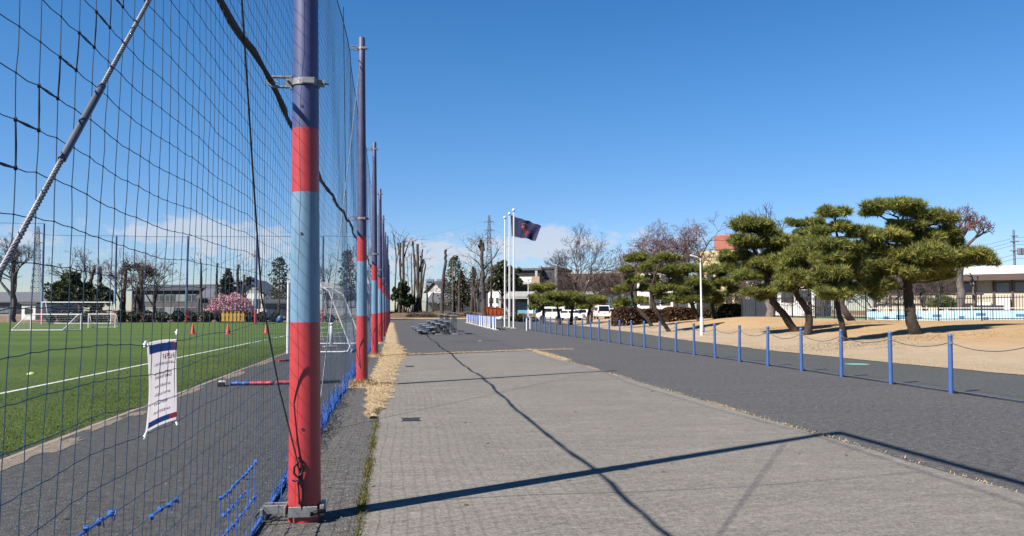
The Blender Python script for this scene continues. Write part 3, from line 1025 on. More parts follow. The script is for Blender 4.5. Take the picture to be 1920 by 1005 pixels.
for i in range(1, len(POLE_Y)):
    y = POLE_Y[i]
    za = 5.888 if i == 1 else 6.42
    top = np.array([pole_axis(za) - 0.035, y - 0.05, za])
    bot = top + np.array([-0.0317, -0.935, -1]) * (za - 0.05)
    lab = 'thick twisted steel guy wire crossing the net beside the camera' if i == 1 else 'pale guy wire running from the head of the %s striped pole' % ORD[i - 1]
    t = thing('guy_wire', lab, 'wire', bot, 'guy wires of the net poles')
    if i == 1:
        twisted(bot + (top - bot) * 0.02, top, 0.0072, 200).build('wire_strands', 'wire_steel', t, smooth=True)
        # grey tube added for the shaded stretch low on the wire
        MB().tube([bot + (top - bot) * 0.315, bot + (top - bot) * 0.36], 0.0105, 10).build('shaded_stretch', 'alu_frame', t, smooth=True)
    else:
        MB().tube([bot, top], 0.008, 6).build('wire_strands', 'wire_steel', t, smooth=True)
    MB().tube([bot + np.array([0, 0, -.06]), bot + np.array([0, 0.01, .06])], 0.016, 8).build('anchor_pin', 'dark_steel', t)

    base = np.array([POLE_X - 0.03, y - 0.11, 0.33])
    lab = 'dark hoisting rope hooked near the foot of the nearest striped pole' if i == 1 else 'dark hoisting rope tied to the foot of the %s striped pole' % ORD[i - 1]
    t = thing('hoist_rope', lab, 'rope', base, 'hoisting ropes of the nets')
    k = np.linspace(0, 1, 14)
    pts = np.stack([np.interp(k, [0, .1, .35, .6, 1], [base[0], -.80, -.90, -.915, -.92]), y + np.interp(k, [0, .1, .25, .45, 1], [-.11, -.16, -.42, -1.0, -2.3]), np.interp(k, [0, 1], [0.36, 6.75])], 1)
    if i == 1:
        ptx = [(POLE_X - .02, y - .118, .33), (-0.675, y - .13, .46), (-0.715, y - .13, .62), (-.80, y - .14, .95), (-.905, y - .30, 1.6), (-.92, y - .60, 2.35), (-.92, y - 1.10, 3.36), (-.92, y - 1.6, 4.6), (-.92, y - 2.2, 6.6)]
        pts = np.array(ptx)
    MB().tube(pts, 0.0065 if i == 1 else 0.007, 6).build('rope', 'rope_dark', t, smooth=True)
    if i == 1:
        h = MB()
        yb = y - 0.132
        h.tube([(-0.655, yb, .44), (-0.690, yb, .40), (-0.690, yb, .355), (-0.665, yb - .01, .335), (-0.640, yb, .35), (-0.632, yb, .385), (-0.640, yb, .43), (-0.662, yb, .47)], 0.008, 7)
        h.build('hook', 'dark_steel', t, smooth=True)
        tb = MB()
        tb.tube([(-0.655, yb, .335), (-0.648, yb, .285)], 0.010, 7)
        for s in (-.012, .012):
            tb.tube([(-0.648 + s, yb, .285), (-0.640 + s, yb + .005, .155)], 0.0055, 6)
        tb.box((-0.648, yb, .287), (0.036, .018, .02)); tb.box((-0.640, yb + .005, .152), (0.036, .018, .02))
        tb.tube([(-0.640, yb + .005, .15), (-0.628, yb + .012, .06)], 0.008, 7)
        tb.build('turnbuckle', 'dark_steel', t)
        MB().tube([(-0.652, yb - .004, .31), (-0.685, yb - .015, .305), (-0.70, yb - .02, .315)], 0.006, 6).build('tie', 'print_purple', t)


# ---------------------------------------------------------------- the notice tied to the net
def notice():
    y0, y1, zt, zb = 3.17, 3.585, 1.378, 1.045
    x = NET_X + 0.022
    t = thing('notice_banner', 'small white notice with blue borders tied by its corners to the near net', 'banner', (x, y0, zb))
    def S(u, v, off=0.0):   # u along, v up
        y = y0 + (y1 - y0) * u
        bow = 0.005 * math.sin(math.pi * v) * (1 - u) - 0.004 * math.sin(math.pi * u)
        return (x + bow + off + 0.003 * math.sin(math.pi * v * 1.3 + u), y + 0.003 * math.sin(math.pi * v) * (1 - 2 * u), zb + (zt - zb) * v + 0.004 * math.sin(math.pi * u) - 0.006 * u * (1 - v))
    def patch(u0, u1, v0, v1, off, nu=6, nv=6):
        V = [S(u0 + (u1 - u0) * i / nu, v0 + (v1 - v0) * j / nv, off) for i in range(nu + 1) for j in range(nv + 1)]
        F = [(i * (nv + 1) + j, (i + 1) * (nv + 1) + j, (i + 1) * (nv + 1) + j + 1, i * (nv + 1) + j + 1) for i in range(nu) for j in range(nv)]
        return V, F
    # cloth with a little thickness
    V, F = patch(0, 1, 0, 1, 0, 12, 14)
    V2 = [(a - 0.0008, b, c) for a, b, c in V]
    n = len(V)
    cl = put('cloth', V + V2, F + [tuple(i + n for i in f[::-1]) for f in F], 'pvc_white', t, True)
    for u0, u1, v0, v1, mt in ((0.04, 0.80, 0.865, 0.965, 'print_blue'), (0.80, 1.0, 0.865, 0.965, 'print_purple'), (0.04, 0.74, 0.035, 0.10, 'print_blue'), (0.74, 1.0, 0.035, 0.10, 'print_red')):
        V, F = patch(u0, u1, v0, v1, 0.002); put('border', V, F, mt, t)
    # printed rows: too small in the picture to read, kept as rows of stroke-built characters
    rnd = random.Random(3)
    def row(u0, v, w, h, count, mt, name):
        mb = MB()
        for k in range(count):
            cu = u0 + k * w
            for s in range(rnd.randint(5, 7)):
                if rnd.random() < .55:
                    a, b = sorted((rnd.uniform(0, .3), rnd.uniform(.5, .85))); q = rnd.uniform(.05, .9)
                    V, F = patch(cu + a * w, cu + b * w, v + q * h, v + (q + .17) * h, 0.003, 1, 1)
                else:
                    q = rnd.uniform(.05, .75)
                    V, F = patch(cu + q * w, cu + (q + .18) * w, v + .05 * h, v + rnd.uniform(.6, .95) * h, 0.003, 1, 1)
                mb.add(V, F)
        tag(mb.build(name, mt, t), kind='stuff')
    row(0.50, 0.765, 0.068, 0.068, 6, 'print_red', 'heading')
    for v, c in ((0.705, 14), (0.60, 12), (0.555, 12), (0.455, 11), (0.36, 11), (0.26, 9), (0.155, 11)):
        row(0.18, v, 0.052, 0.036, c, 'print_grey', 'text_row')
    # cord ties
    for (u, v, du, dz) in ((0.01, 0.99, -0.05, 0.0), (0.99, 0.985, -.02, 0.035), (0.02, 0.01, -.035, -.012), (0.98, 0.02, 0.0, -.02)):
        p = np.array(S(u, v, 0.004))
        q = p + np.array([0.0, du, dz])
        m = MB()
        a = np.linspace(0, 2 * math.pi, 13)
        P = np.stack([np.full(13, p[0] + .002), (p[1] + q[1]) / 2 + .012 * np.cos(a) + (q[1] - p[1]) / 2 * np.cos(a), (p[2] + q[2]) / 2 + .010 * np.sin(a) + (q[2] - p[2]) / 2 * np.cos(a)], 1)
        m.tube(P, 0.0025, 5)
        m.tube([q, q + np.array([.003, .004, .012]), q + np.array([.002, -.006, -.01])], 0.004, 5)
        m.lathe([(0.0005, -.006), (.006, -.003), (.006, .003), (.0005, .006)], 8, c=q)
        m.build('cord_tie', 'white_paint', t, smooth=True)


notice()
# ---------------------------------------------------------------- dry grass and weeds
def blades(name, P, L, mat_tints, parent=None, w=0.006, flat=0.5, kind='stuff', mat='dry_blades'):
    n = len(P)
    az = RNG.uniform(0, 2 * math.pi, n)
    tl = RNG.uniform(flat, 1.0, n) * math.pi / 2
    D = np.stack([np.cos(az) * np.sin(tl), np.sin(az) * np.sin(tl), np.cos(tl)], 1)
    Sd = np.stack([-np.sin(az), np.cos(az), np.zeros(n)], 1)
    l = RNG.uniform(L[0], L[1], n)[:, None]
    ww = w * RNG.uniform(.6, 1.4, n)[:, None]
    V = np.stack([P - Sd * ww, P + Sd * ww, P + D * l + np.array([0, 0, 1.]) * l * 0.12], 1).reshape(-1, 3)
    F = np.arange(3 * n).reshape(-1, 3)
    T = np.array(mat_tints)
    t = T[RNG.integers(0, len(T), n)] * RNG.uniform(.75, 1.2, (n, 1))
    o = put(name, V, F, mat, parent, tint=np.repeat(t, 3, 0))
    if kind: tag(o, kind=kind)
    return o


TAN = [(0.95, 0.74, 0.47), (1.0, 0.82, 0.56), (0.82, 0.62, 0.38), (0.66, 0.48, 0.27)]
GRN = [(0.16, 0.17, 0.05), (0.22, 0.20, 0.07), (0.34, 0.27, 0.12), (0.10, 0.13, 0.035)]


def strip_right(y):     # ragged right limit of the thatch strip beside the net
    lo = np.interp(y, [11.3, 12.2, 14, 16.5, 19.5, 22, 26.5, 28, 32, 40, 60, 97], [-.34, -.22, -.08, -.02, 0.02, .10, .26, .34, .30, .14, .03, -.10])
    return lo + 0.05 * np.sin(y * 5.1) + 0.035 * np.sin(y * 12.7 + 1) + 0.12 * (y > 26) * np.sin(y * 2.9) ** 3


def strip_left(y):
    return np.interp(y, [11.3, 13, 15.5, 18, 26, 97], [-.36, -.43, -.50, -.52, -.42, -.62]) + 0.03 * np.sin(y * 6.3)


yl = np.concatenate([np.arange(11.4, 34, 0.1), np.arange(34, 98, 0.5)])
G = np.zeros((7, len(yl), 2))
for i in range(7):
    G[i, :, 0] = strip_left(yl) * (1 - i / 6) + strip_right(yl) * i / 6
    G[i, :, 1] = yl
Zt = 0.012 + 0.028 * np.sin(np.pi * np.arange(7) / 6)[:, None] * (0.7 + 0.3 * np.sin(yl * 3.7))[None]
V = np.concatenate([G, Zt[..., None]], -1).reshape(-1, 3)
n_ = len(yl)
F = np.array([(i * n_ + j, (i + 1) * n_ + j, (i + 1) * n_ + j + 1, i * n_ + j + 1) for i in range(6) for j in range(n_ - 1)])
tag(put('thatch_strip', V, F, 'thatch', smooth=True), kind='structure')
yy = np.concatenate([RNG.uniform(11.3, 34, 30000), RNG.uniform(34, 97, 9000)])
uu = RNG.uniform(-0.04, 1.06, len(yy))
P = np.stack([strip_left(yy) * (1 - uu) + strip_right(yy) * uu, yy, 0.012 + 0.026 * np.sin(np.pi * np.clip(uu, 0, 1))], 1)
blades('dry_grass', P, (0.025, 0.075), TAN, w=0.005, flat=0.78)
# grass lodged along the far and right edge of the slab
q = RNG.uniform(-.06, 1, 9000)
ym = 26.78 + 3.05 * q + RNG.normal(0, .16, 9000) * (0.55 + .6 * np.sin(q * 11) ** 2)
keep = RNG.uniform(0, 1, 9000) < 0.45 + 0.55 * np.sin(q * 9.0 + .6) ** 2
P1 = np.stack([-0.22 + 5.3 * q, ym, np.full(9000, .012)], 1)[keep]
y2 = RNG.uniform(23.4, 30.4, 3800)
P2 = np.stack([5.10 + RNG.normal(0, .10, 3800) * np.interp(y2, [23, 27, 30.4], [.6, 1.1, .8]), y2, np.full(3800, .012)], 1)
q3 = RNG.uniform(0, 1, 900)
P3 = np.stack([5.2 + 1.6 * q3, 29.9 + .35 * q3 + RNG.normal(0, .08, 900), np.full(900, .012)], 1)
y4 = RNG.uniform(6, 23.4, 6500)
k4 = RNG.uniform(0, 1, 6500) < (0.10 + 0.9 * (np.sin(y4 * 1.1 + 1) * np.sin(y4 * .37 + .4)) ** 2)
P4 = np.stack([5.08 + RNG.normal(0, .028, 6500), y4, np.full(6500, .010)], 1)[k4]
blades('dry_grass', np.concatenate([P1, P2, P3]), (0.03, 0.09), TAN, w=0.006, flat=0.65)
blades('dry_grass', P4, (0.015, 0.05), TAN + [(0.3, 0.25, 0.13)], w=0.004, flat=0.5)
# moss and weeds in the joint between slab and strip
y5 = RNG.uniform(4.2, 12.2, 8200)
k5 = RNG.uniform(0, 1, 8200) < (0.18 + .82 * np.sin(y5 * 2.2) ** 2) * np.interp(y5, [4, 5.5, 8.2, 10, 12.2], [.5, 1, .9, .45, .25])
P5 = np.stack([-0.232 + RNG.normal(0, .022, 8200), y5, np.full(8200, .008)], 1)[k5]
blades('joint_weeds', P5, (0.012, 0.05), GRN, w=0.0035, flat=0.25)
# turf blades that stand along the near edge of the pitch
n6 = 90000
y6 = 6.0 + 30 * RNG.uniform(0, 1, n6) ** 1.5
P6 = np.stack([-4.02 + 0.0045 * (y6 - 9) - RNG.exponential(2.2, n6), y6, np.full(n6, -.035)], 1)
blades('pitch_grass', P6, (0.014, 0.034), [(0.13, 0.20, 0.045), (0.17, 0.22, 0.06), (0.09, 0.15, 0.03), (0.22, 0.23, 0.08)], w=0.006, flat=0.35)
# tufts round the feet of the second and third pole
for i, (n1, rad) in {2: (2600, .42), 3: (1500, .36), 4: (700, .3)}.items():
    yb = POLE_Y[i]
    rr = np.abs(RNG.normal(0, .5, n1)) * rad; aa = RNG.uniform(0, 2 * math.pi, n1)
    P7 = np.stack([POLE_X + rr * np.cos(aa), yb + rr * np.sin(aa), np.maximum(0, .10 * (1 - rr / (rad * 1.2)))], 1)
    blades('dry_grass', P7, (0.04, 0.13), TAN, w=0.006, flat=0.3)
    a = np.linspace(0, 2 * math.pi, 17)[:-1]
    V = [(POLE_X, yb, .11)]
    for f, z in ((.5, .075), (1, -.01)):
        V += [(POLE_X + rad * f * math.cos(t) * (1 + .15 * math.sin(3 * t)), yb + rad * f * math.sin(t), z) for t in a]
    F = [(0, 1 + k, 1 + (k + 1) % 16) for k in range(16)] + [(1 + k, 17 + k, 17 + (k + 1) % 16, 1 + (k + 1) % 16) for k in range(16)]
    tag(put('soil_mound', V, F, 'thatch', smooth=True), kind='structure')
# thin lawn cover along the path
y8 = RNG.uniform(8, 60, 16000); s8 = np.abs(RNG.normal(0, 1.0, 16000)) ** 1.5 * 3
x8 = edge_x(y8) + s8
blades('dry_grass', np.stack([x8, y8, height(x8, y8) + .01], 1), (0.02, 0.06), [(.80, .63, .44), (.70, .54, .36), (.88, .72, .52)], w=0.009, flat=0.75)
nl = 900
xl, yl_ = RNG.uniform(-3.5, 13, nl), RNG.uniform(4, 45, nl)
Pl = np.stack([xl, yl_, np.where(xl > 13.2, .03, .012)], 1)
Vl, Fl, Tl = (lambda P_: (np.stack([P_ + np.stack([RNG.normal(0, .02, nl), RNG.normal(0, .02, nl), RNG.uniform(0, .012, nl)], 1) for _ in range(3)], 1).reshape(-1, 3), np.arange(3 * nl).reshape(-1, 3), np.repeat(np.array([(.30, .21, .11)]) * RNG.uniform(.5, 1.4, (nl, 1)), 3, 0)))(Pl)
tag(put('leaf_litter', Vl, Fl, 'dry_blades', tint=Tl), kind='stuff')
# small stones on the lot
n = 700
P = np.stack([RNG.uniform(-3.6, 9.5, n), RNG.uniform(4, 22, n), np.full(n, .006)], 1)
oc = np.array([(1, 0, 0), (-1, 0, 0), (0, 1, 0), (0, -1, 0), (0, 0, .7), (0, 0, -.7)])
sz = RNG.uniform(.003, .009, (n, 1, 1))
V = (P[:, None] + oc[None] * sz * RNG.uniform(.6, 1.3, (n, 6, 1))).reshape(-1, 3)
fo = np.array([(0, 2, 4), (2, 1, 4), (1, 3, 4), (3, 0, 4), (2, 0, 5), (1, 2, 5), (3, 1, 5), (0, 3, 5)])
tag(put('gravel_bits', V, (np.arange(n)[:, None, None] * 6 + fo[None]).reshape(-1, 3), 'concrete_block'), kind='stuff')

# ---------------------------------------------------------------- small things on the ground
for nm, lab, (x, y), s in (('slot_cover', 'small dark slot in the concrete slab close to the nearest pole', (0.232, 11.12), (.27, .50)), ('slot_cover', 'small dark slot in the slab farther along the net', (0.40, 21.6), (.24, .55))):
    t = thing(nm, lab, 'drain', (x, y, 0.008), 'slots in the slab')
    MB().box((x, y, .010), (s[0] * .86, s[1] * .55, .004)).build('cover_plate', 'rubber', t)
    m = MB()
    for sy in (-1, 1): m.box((x, y + sy * s[1] * .30, .011), (s[0], .02, .008))
    m.build('cover_rim', 'dark_steel', t)

t = thing('agility_bar', 'padded bar banded blue and red lying on the asphalt beside the pitch', 'bar', (-2.7, 16.75, .05))
xs = [(-3.24, -2.86, 'band_blue'), (-2.855, -2.44, 'band_red')]
for a, b, mt in xs:
    k = np.linspace(a, b, 12)
    MB().tube(np.stack([k, 16.72 + 0 * k, .042 + .003 * np.sin(k * 30)], 1), .038 + .004 * np.sin(k * 40), 12).build('blue_sleeve' if 'blue' in mt else 'red_sleeve', mt, t, smooth=True)
MB().tube([(-2.44, 16.72, .04), (-2.40, 16.72, .04)], .034, 12).build('end_cap', 'rubber', t)
t = thing('agility_bar', 'second padded bar, red then blue, its end behind the nearest pole', 'bar', (-1.9, 16.8, .05))
for a, b, mt in ((-2.36, -1.93, 'band_red'), (-1.925, -1.5, 'band_blue')):
    k = np.linspace(a, b, 12)
    MB().tube(np.stack([k, 16.80 + .06 * (k + 2.3), .042 + .003 * np.sin(k * 30)], 1), .038 + .004 * np.sin(k * 40), 12).build('blue_sleeve' if 'blue' in mt else 'red_sleeve', mt, t, smooth=True)
MB().tube([(-1.5, 16.85, .04), (-1.10, 17.05, .04)], .034, 12).build('black_end', 'rubber', t, smooth=True)
t = thing('foam_block', 'small pale block with a black end at the kerb of the pitch', 'block', (-3.36, 16.6, 0))
MB().box((-3.40, 16.72, .05), (.13, .26, .09), rz=.15, bevel=.012).build('body', 'pvc_white', t)
MB().box((-3.375, 16.55, .045), (.14, .09, .085), rz=.15, bevel=.012).build('black_end', 'rubber', t)
t = thing('agility_bar', 'thin dark red and black bar farther up the asphalt by the kerb', 'bar', (-3.1, 24.4, .03))
MB().tube([(-3.35, 24.25, .03), (-3.18, 24.4, .03)], .03, 8).build('red_sleeve', 'band_red', t)
MB().tube([(-3.18, 24.4, .03), (-2.7, 24.75, .03)], .026, 8).build('black_sleeve', 'rubber', t)
t = thing('disc_marker', 'lime saucer marker lying alone on the pitch', 'marker', (-8.63, 20.8, -.03))
MB().lathe([(.100, 0), (.098, .008), (.075, .035), (.045, .052), (.028, .054), (.026, .048)], 18, (-8.63, 20.8, -.035)).build('marker_dome', 'marker_lime', t, smooth=True)

c0 = thing('traffic_cone', 'orange cone on the pitch, leftmost of the three', 'cone', (-12.79, 53.8, -.035), 'orange cones on the pitch')
MB().box((0, 0, .015), (.40, .40, .03), bevel=.02).build('base', 'cone_orange', c0, world=False)
MB().lathe([(.155, .03), (.15, .06), (.09, .36), (.035, .66), (.03, .68)], 14).build('cone_body', 'cone_orange', c0, smooth=True, world=False)
for (x, y), lb in (((-10.56, 53.5), 'orange cone on the pitch, middle of the three in front of the pink tree'), ((-8.5, 55.6), 'orange cone on the pitch, rightmost of the three, close to the white goal post')):
    c = copy_tree(c0); c.location = (x, y, -.035); c['label'] = lb

# ---------------------------------------------------------------- goals
def goal(name, lab, A, B, h, depth_dir, top_d, bot_d, r, net=True, group=None, corner=0.0, mat='white_paint', netmat='white_paint', cell=.2, zg=-.035):
    """frame with mouth from A to B on the ground, tipping back along depth_dir"""
    A = np.array([A[0], A[1], zg]); B = np.array([B[0], B[1], zg])
    D = np.array([depth_dir[0], depth_dir[1], 0.0]); up = np.array([0, 0, 1.0])
    t = thing(name, lab, 'goal', (A + B) / 2, group)
    ab = (B - A) / np.linalg.norm(B - A)
    for P in (A, B):
        MB().tube([P, P + up * h], r, 12).build('post', mat, t, smooth=True)
    MB().tube([A + up * h - ab * r, B + up * h + ab * r], r, 12).build('crossbar', mat, t, smooth=True)
    r2 = r * .62
    for P, s in ((A, 1), (B, -1)):
        c = corner
        pts = [P + up * h, P + up * (h - .01) + D * max(top_d - c, 0.01), P + up * (h - c * .7) + D * (top_d + c * .15), P + D * (bot_d - c * .25) + up * (c + .05)]
        if c:
            pts += [P + D * (bot_d - .02) + up * (.20 + .05), P + D * (bot_d - .10) + up * .06, P + D * (bot_d - .3) + up * .04]
        else: pts += [P + D * bot_d + up * .05]
        MB().tube(pts, r2, 8).build('side_frame', mat, t, smooth=True)
        MB().tube([P + up * .04, P + D * (bot_d - (.3 if c else 0)) + up * .04], r2, 8).build('ground_bar', mat, t, smooth=True)
    MB().tube([A + D * bot_d + up * .05, B + D * bot_d + up * .05], r2, 8).build('back_bar', mat, t, smooth=True)
    if net:
        mb_v, mb_f, o = [], [], 0
        W = np.linalg.norm(B - A)
        prof = [A * 0 + up * h, up * h + D * top_d, D * bot_d + up * .05]
        n = int(W / cell)
        P0, P1 = [], []
        for k in range(n + 1):
            q = A + (B - A) * k / n
            for a, b in zip(prof[:-1], prof[1:]):
                P0.append(q + a); P1.append(q + b)
        L2 = np.linalg.norm(prof[2] - prof[1])
        m = int(L2 / cell)
        for k in range(1, m):
            a = prof[1] + (prof[2] - prof[1]) * k / m
            P0.append(A + a); P1.append(B + a)
        for P in (A, B):
            for k in range(1, 7):
                f = k / 7
                P0.append(P + up * h * f); P1.append(P + up * h * f + D * (bot_d + (top_d - bot_d) * f))
            for k in range(1, 5):
                f = k / 5
                P0.append(P + D * bot_d * f); P1.append(P + D * top_d * f + up * h)
        V, F = prisms(P0, P1, np.full(len(P0), .0035), np.full(len(P0), .0035))
        tag(put('goal_net', V, F, netmat, t), kind='stuff')
    return t


goal('football_goal', 'full size white goal standing on the asphalt behind the nearest pole, seen from its end', (-3.67, 28.8), (-3.62, 36.1), 2.50, (1, 0.02), 1.30, 2.15, .052, net=True, corner=.45, zg=0.0, cell=.3)
goal('football_goal', 'full size white goal at the far end of the pitch, between two tall net posts', (-39.0, 96.2), (-31.7, 96.2), 2.44, (0, 1), .9, 1.9, .06, cell=.3)
goal('small_goal', 'small white goal on the pitch turned aside, left one of the two', (-27.6, 66.2), (-24.0, 66.2), 1.22, (-.55, -.83), .25, 1.5, .05, group='small goals on the pitch', cell=.2)
goal('small_goal', 'small white goal on the pitch, right one of two, before the far goal', (-26.4, 74.5), (-24.2, 74.5), 1.20, (0, 1), .25, .9, .045, group='small goals on the pitch', cell=.2)

t = thing('bollard_post', 'white capped post with a black ring standing behind the goal frame', 'post', (-2.55, 33.5, 0))
MB().lathe([(.075, 0), (.075, .86), (.06, .88)], 14, (-2.55, 33.5, 0)).build('post_body', 'white_paint', t, smooth=True)
MB().lathe([(.062, .87), (.062, .92)], 14, (-2.55, 33.5, 0)).build('black_ring', 'rubber', t, smooth=True)
MB().lathe([(.08, .915), (.08, .955), (.05, .985), (.01, .99)], 14, (-2.55, 33.5, 0)).build('cap', 'white_paint', t, smooth=True)
MB().box((-2.62, 33.4, .03), (.5, .35, .06), rz=.4, bevel=.02).build('foot', 'concrete_block', t)

d0 = thing('training_dummy', None, 'dummy', (0, 0, 0), 'yellow free-kick dummies')
MB().prism([(-.20, .30), (-.17, 0.95), (-.235, 1.28), (-.215, 1.42), (-.09, 1.50), (-.075, 1.56), (-.10, 1.64), (-.085, 1.74), (0, 1.79), (.085, 1.74), (.10, 1.64), (.075, 1.56), (.09, 1.50), (.215, 1.42), (.235, 1.28), (.17, .95), (.20, .30)], 'y', -.04, .04).build('body', 'dummy_yellow', d0, world=False)
for s in (-.14, .14): MB().tube([(s, 0, 0), (s, 0, .32)], .02, 6).build('leg', 'dark_steel', d0, world=False)
MB().box((0, 0, .02), (.5, .3, .04)).build('base', 'rubber', d0, world=False)
nd = 6
for k in range(nd):
    o = d0 if k == 0 else copy_tree(d0)
    u = 426.5 + k * 7.0
    p = at(u, 601, 97.0)
    o.location = (p[0], 98.6, -.035)
    o.scale = (.86, .86, .80)
    o['label'] = ['yellow free-kick dummy at the left end of the row below the pink tree', 'second yellow dummy from the left in the row below the pink tree', 'third yellow dummy from the left in the row below the pink tree',
                  'third yellow dummy from the right in the row below the pink tree', 'second yellow dummy from the right in the row below the pink tree', 'yellow free-kick dummy at the right end of the row'][k]

# tall posts that carry the net behind the far goal
far_poles = [(-39.6, 11.4), (-31.8, 10.1), (-23.95, 10.2), (-16.2, 10.3), (-8.5, 10.4), (-0.9, 10.5)]
prev = None
for k, (x, h) in enumerate(far_poles):
    t = thing('far_net_post', ['tall blue net post left of the far goal, tallest of the row', 'tall blue net post at the right side of the far goal', 'tall blue net post between the far houses and the left cone',
                               'tall blue net post beside the pink blossoming tree', 'tall blue net post seen through the frame of the near goal', 'tall blue net post at the corner where the two nets meet'][k], 'post', (x, 97.6, -.04), 'tall posts behind the far goal')
    MB().tube([(x, 97.6, -.04), (x, 97.6, 1.6)], .13, 10).build('red_band', 'pole_red', t, smooth=True)
    MB().tube([(x, 97.6, 1.6), (x, 97.6, 4.2)], .125, 10).build('light_blue_band', 'pole_sky', t, smooth=True)
    MB().tube([(x, 97.6, 4.2), (x, 97.6, h)], [.12, .09], 10).build('blue_shaft', 'pole_blue', t, smooth=True)
    if prev is not None:
        t2 = thing('net_wire', ['', 'thin head wire right above the far goal', 'thin head wire over the long dark building left of the pink tree', 'thin head wire above the pink tree', 'thin head wire behind the nearest striped pole', 'thin head wire seen above the frame of the near goal'][k], 'wire', (prev[0], 97.6, h), 'head wires between the tall far posts')
        MB().tube([(prev[0], 97.6, min(prev[1], h)), ((prev[0] + x) / 2, 97.6, min(prev[1], h) - .05), (x, 97.6, min(prev[1], h) - .02)], .028, 5).build('wire', 'net_far', t2)
        P0, P1 = [], []
        for z in np.arange(.3, h, .6): P0.append((prev[0], 97.6, z)); P1.append((x, 97.6, z))
        for xx_ in np.arange(prev[0], x, .6): P0.append((xx_, 97.6, 0)); P1.append((xx_, 97.6, min(prev[1], h)))
        V, F = prisms(P0, P1, np.full(len(P0), .0032), np.full(len(P0), .0032))
        tag(put('netting', V, F, 'net_far', t2), kind='stuff')
    else:
        t2 = thing('net_wire', 'thin head wire running off to the left from the tallest far post', 'wire', (x - 10, 97.6, h))
        MB().tube([(x - 12, 97.6, h), (x, 97.6, h - .02)], .028, 5).build('wire', 'net_far', t2)
    prev = (x, h)

# ---------------------------------------------------------------- rope posts along the lot
pb = thing('rope_post', None, 'post', (0, 0, 0), 'blue rope posts along the lot')
MB().tube([(0, 0, -.02), (0, 0, 1.02)], .040, 14).build('post_tube', 'post_blue', pb, smooth=True, world=False)
MB().lathe([(.041, 1.015), (.0435, 1.02), (.0435, 1.055), (.03, 1.07), (.005, 1.074)], 14).build('cap', 'post_blue', pb, smooth=True, world=False)
m = MB()
for z in (.90, .935): m.lathe([(.042, z - .008), (.046, z - .004), (.046, z + .004), (.042, z + .008)], 14)
m.tube([(0, -.046, .92), (0, -.066, .92), (0, -.07, .90), (0, -.05, .89)], .006, 6)
m.tube([(0, .046, .92), (0, .066, .92), (0, .07, .90), (0, .05, .89)], .006, 6)
m.build('ring', 'galv', pb, world=False)
m = MB(); m.box((.055, -.01, .022), (.075, .10, .044), bevel=.01); m.tube([(.03, 0, .02), (.10, 0, .02)], .014, 8)
m.build('foot_lock', 'dark_steel', pb, world=False)
NPOST = 29
YP = [11.5 + 1.8 * k for k in range(NPOST)]
for k, y in enumerate(YP):
    o = pb if k == 0 else copy_tree(pb)
    o.location = (10.0 + random.uniform(-.012, .012), y + random.uniform(-.02, .02), ground((10, y)))
    o.rotation_euler = (random.uniform(-.018, .018), random.uniform(-.018, .018), random.uniform(-.5, .5))
    o['label'] = 'blue rope post cut by the right edge of the picture' if k == 0 else '%s blue rope post counting back from the right edge' % (['', 'second', 'third'][k] if k < 3 else ORD[k])
for k in range(NPOST - 1):
    ya, yb = YP[k] + .06, YP[k + 1] - .06
    q = np.linspace(0, 1, 15)
    dip = random.uniform(.085, .14)
    lab = 'slack rope sagging between the %s and next blue rope post from the right edge' % (ORD[k] if k else 'cut off')
    t = thing('sagging_rope', lab, 'rope', (10, ya, .9), 'ropes between the blue posts')
    MB().tube(np.stack([10 + 0 * q, ya + (yb - ya) * q, .905 - dip * 4 * q * (1 - q)], 1), .0075, 6).build('rope', 'chain', t, smooth=True)
qy = np.linspace(9.5, YP[-1], 90)
t = thing('ground_line', 'thin blue hose lying along the feet of the blue rope posts', 'hose', (10.07, 9.5, .02))
MB().tube(np.stack([10.075 + .012 * np.sin(qy * 2.1), qy, .03 + .012 * np.sin(qy * 3.49) ** 2], 1), .013, 7).build('hose', 'chain', t, smooth=True)
t = thing('ground_line', 'dark line laid as the shadow of the blue hose at the foot of the posts', 'cord', (10.14, 9.5, .02))
MB().tube(np.stack([10.15 + .02 * np.sin(qy * 1.7 + 1), qy, .016 + 0 * qy], 1), .010, 6).build('cord', 'rubber', t, smooth=True)  # dark line added in place of the hose's shadow

# ---------------------------------------------------------------- flagpoles and flag
fps = []
for k, (u, vt, d) in enumerate(((963, 392, 63.6), (955, 399, 66.0), (946.5, 406, 68.4))):
    p = at(u, 600, d); ztop = at(u, vt, d)[2]
    x, y = p[0], p[1]
    t = thing('flagpole', ['white flagpole standing in front of the flag, rightmost and tallest looking', 'white flagpole that flies the dark blue flag, middle one of three', 'bare white flagpole, leftmost of the three'][k], 'flagpole', (x, y, 0), 'white flagpoles')
    MB().tube([(x, y, 0), (x, y, ztop - .15)], [.068, .045], 12).build('pole', 'white_paint', t, smooth=True)
    MB().lathe([(.02, -.02), (.10, .04), (.13, .13), (.10, .22), (.01, .26)], 12, (x, y, ztop - .16)).build('finial', 'white_paint', t, smooth=True)
    MB().box((x, y, .06), (.42, .42, .12), bevel=.03).build('base_block', 'concrete_block', t)
    MB().tube([(x + .09, y - .05, 1.0), (x + .075, y - .03, ztop - .3)], .008, 5).build('halyard', 'white_paint', t)
    fps.append((x, y, ztop))
d = 66.0
TL, TR, BR, BL = [at(u, v, d) for u, v in ((957.6, 403.5), (1013.8, 423), (1003.5, 451.5), (959.5, 442.5))]


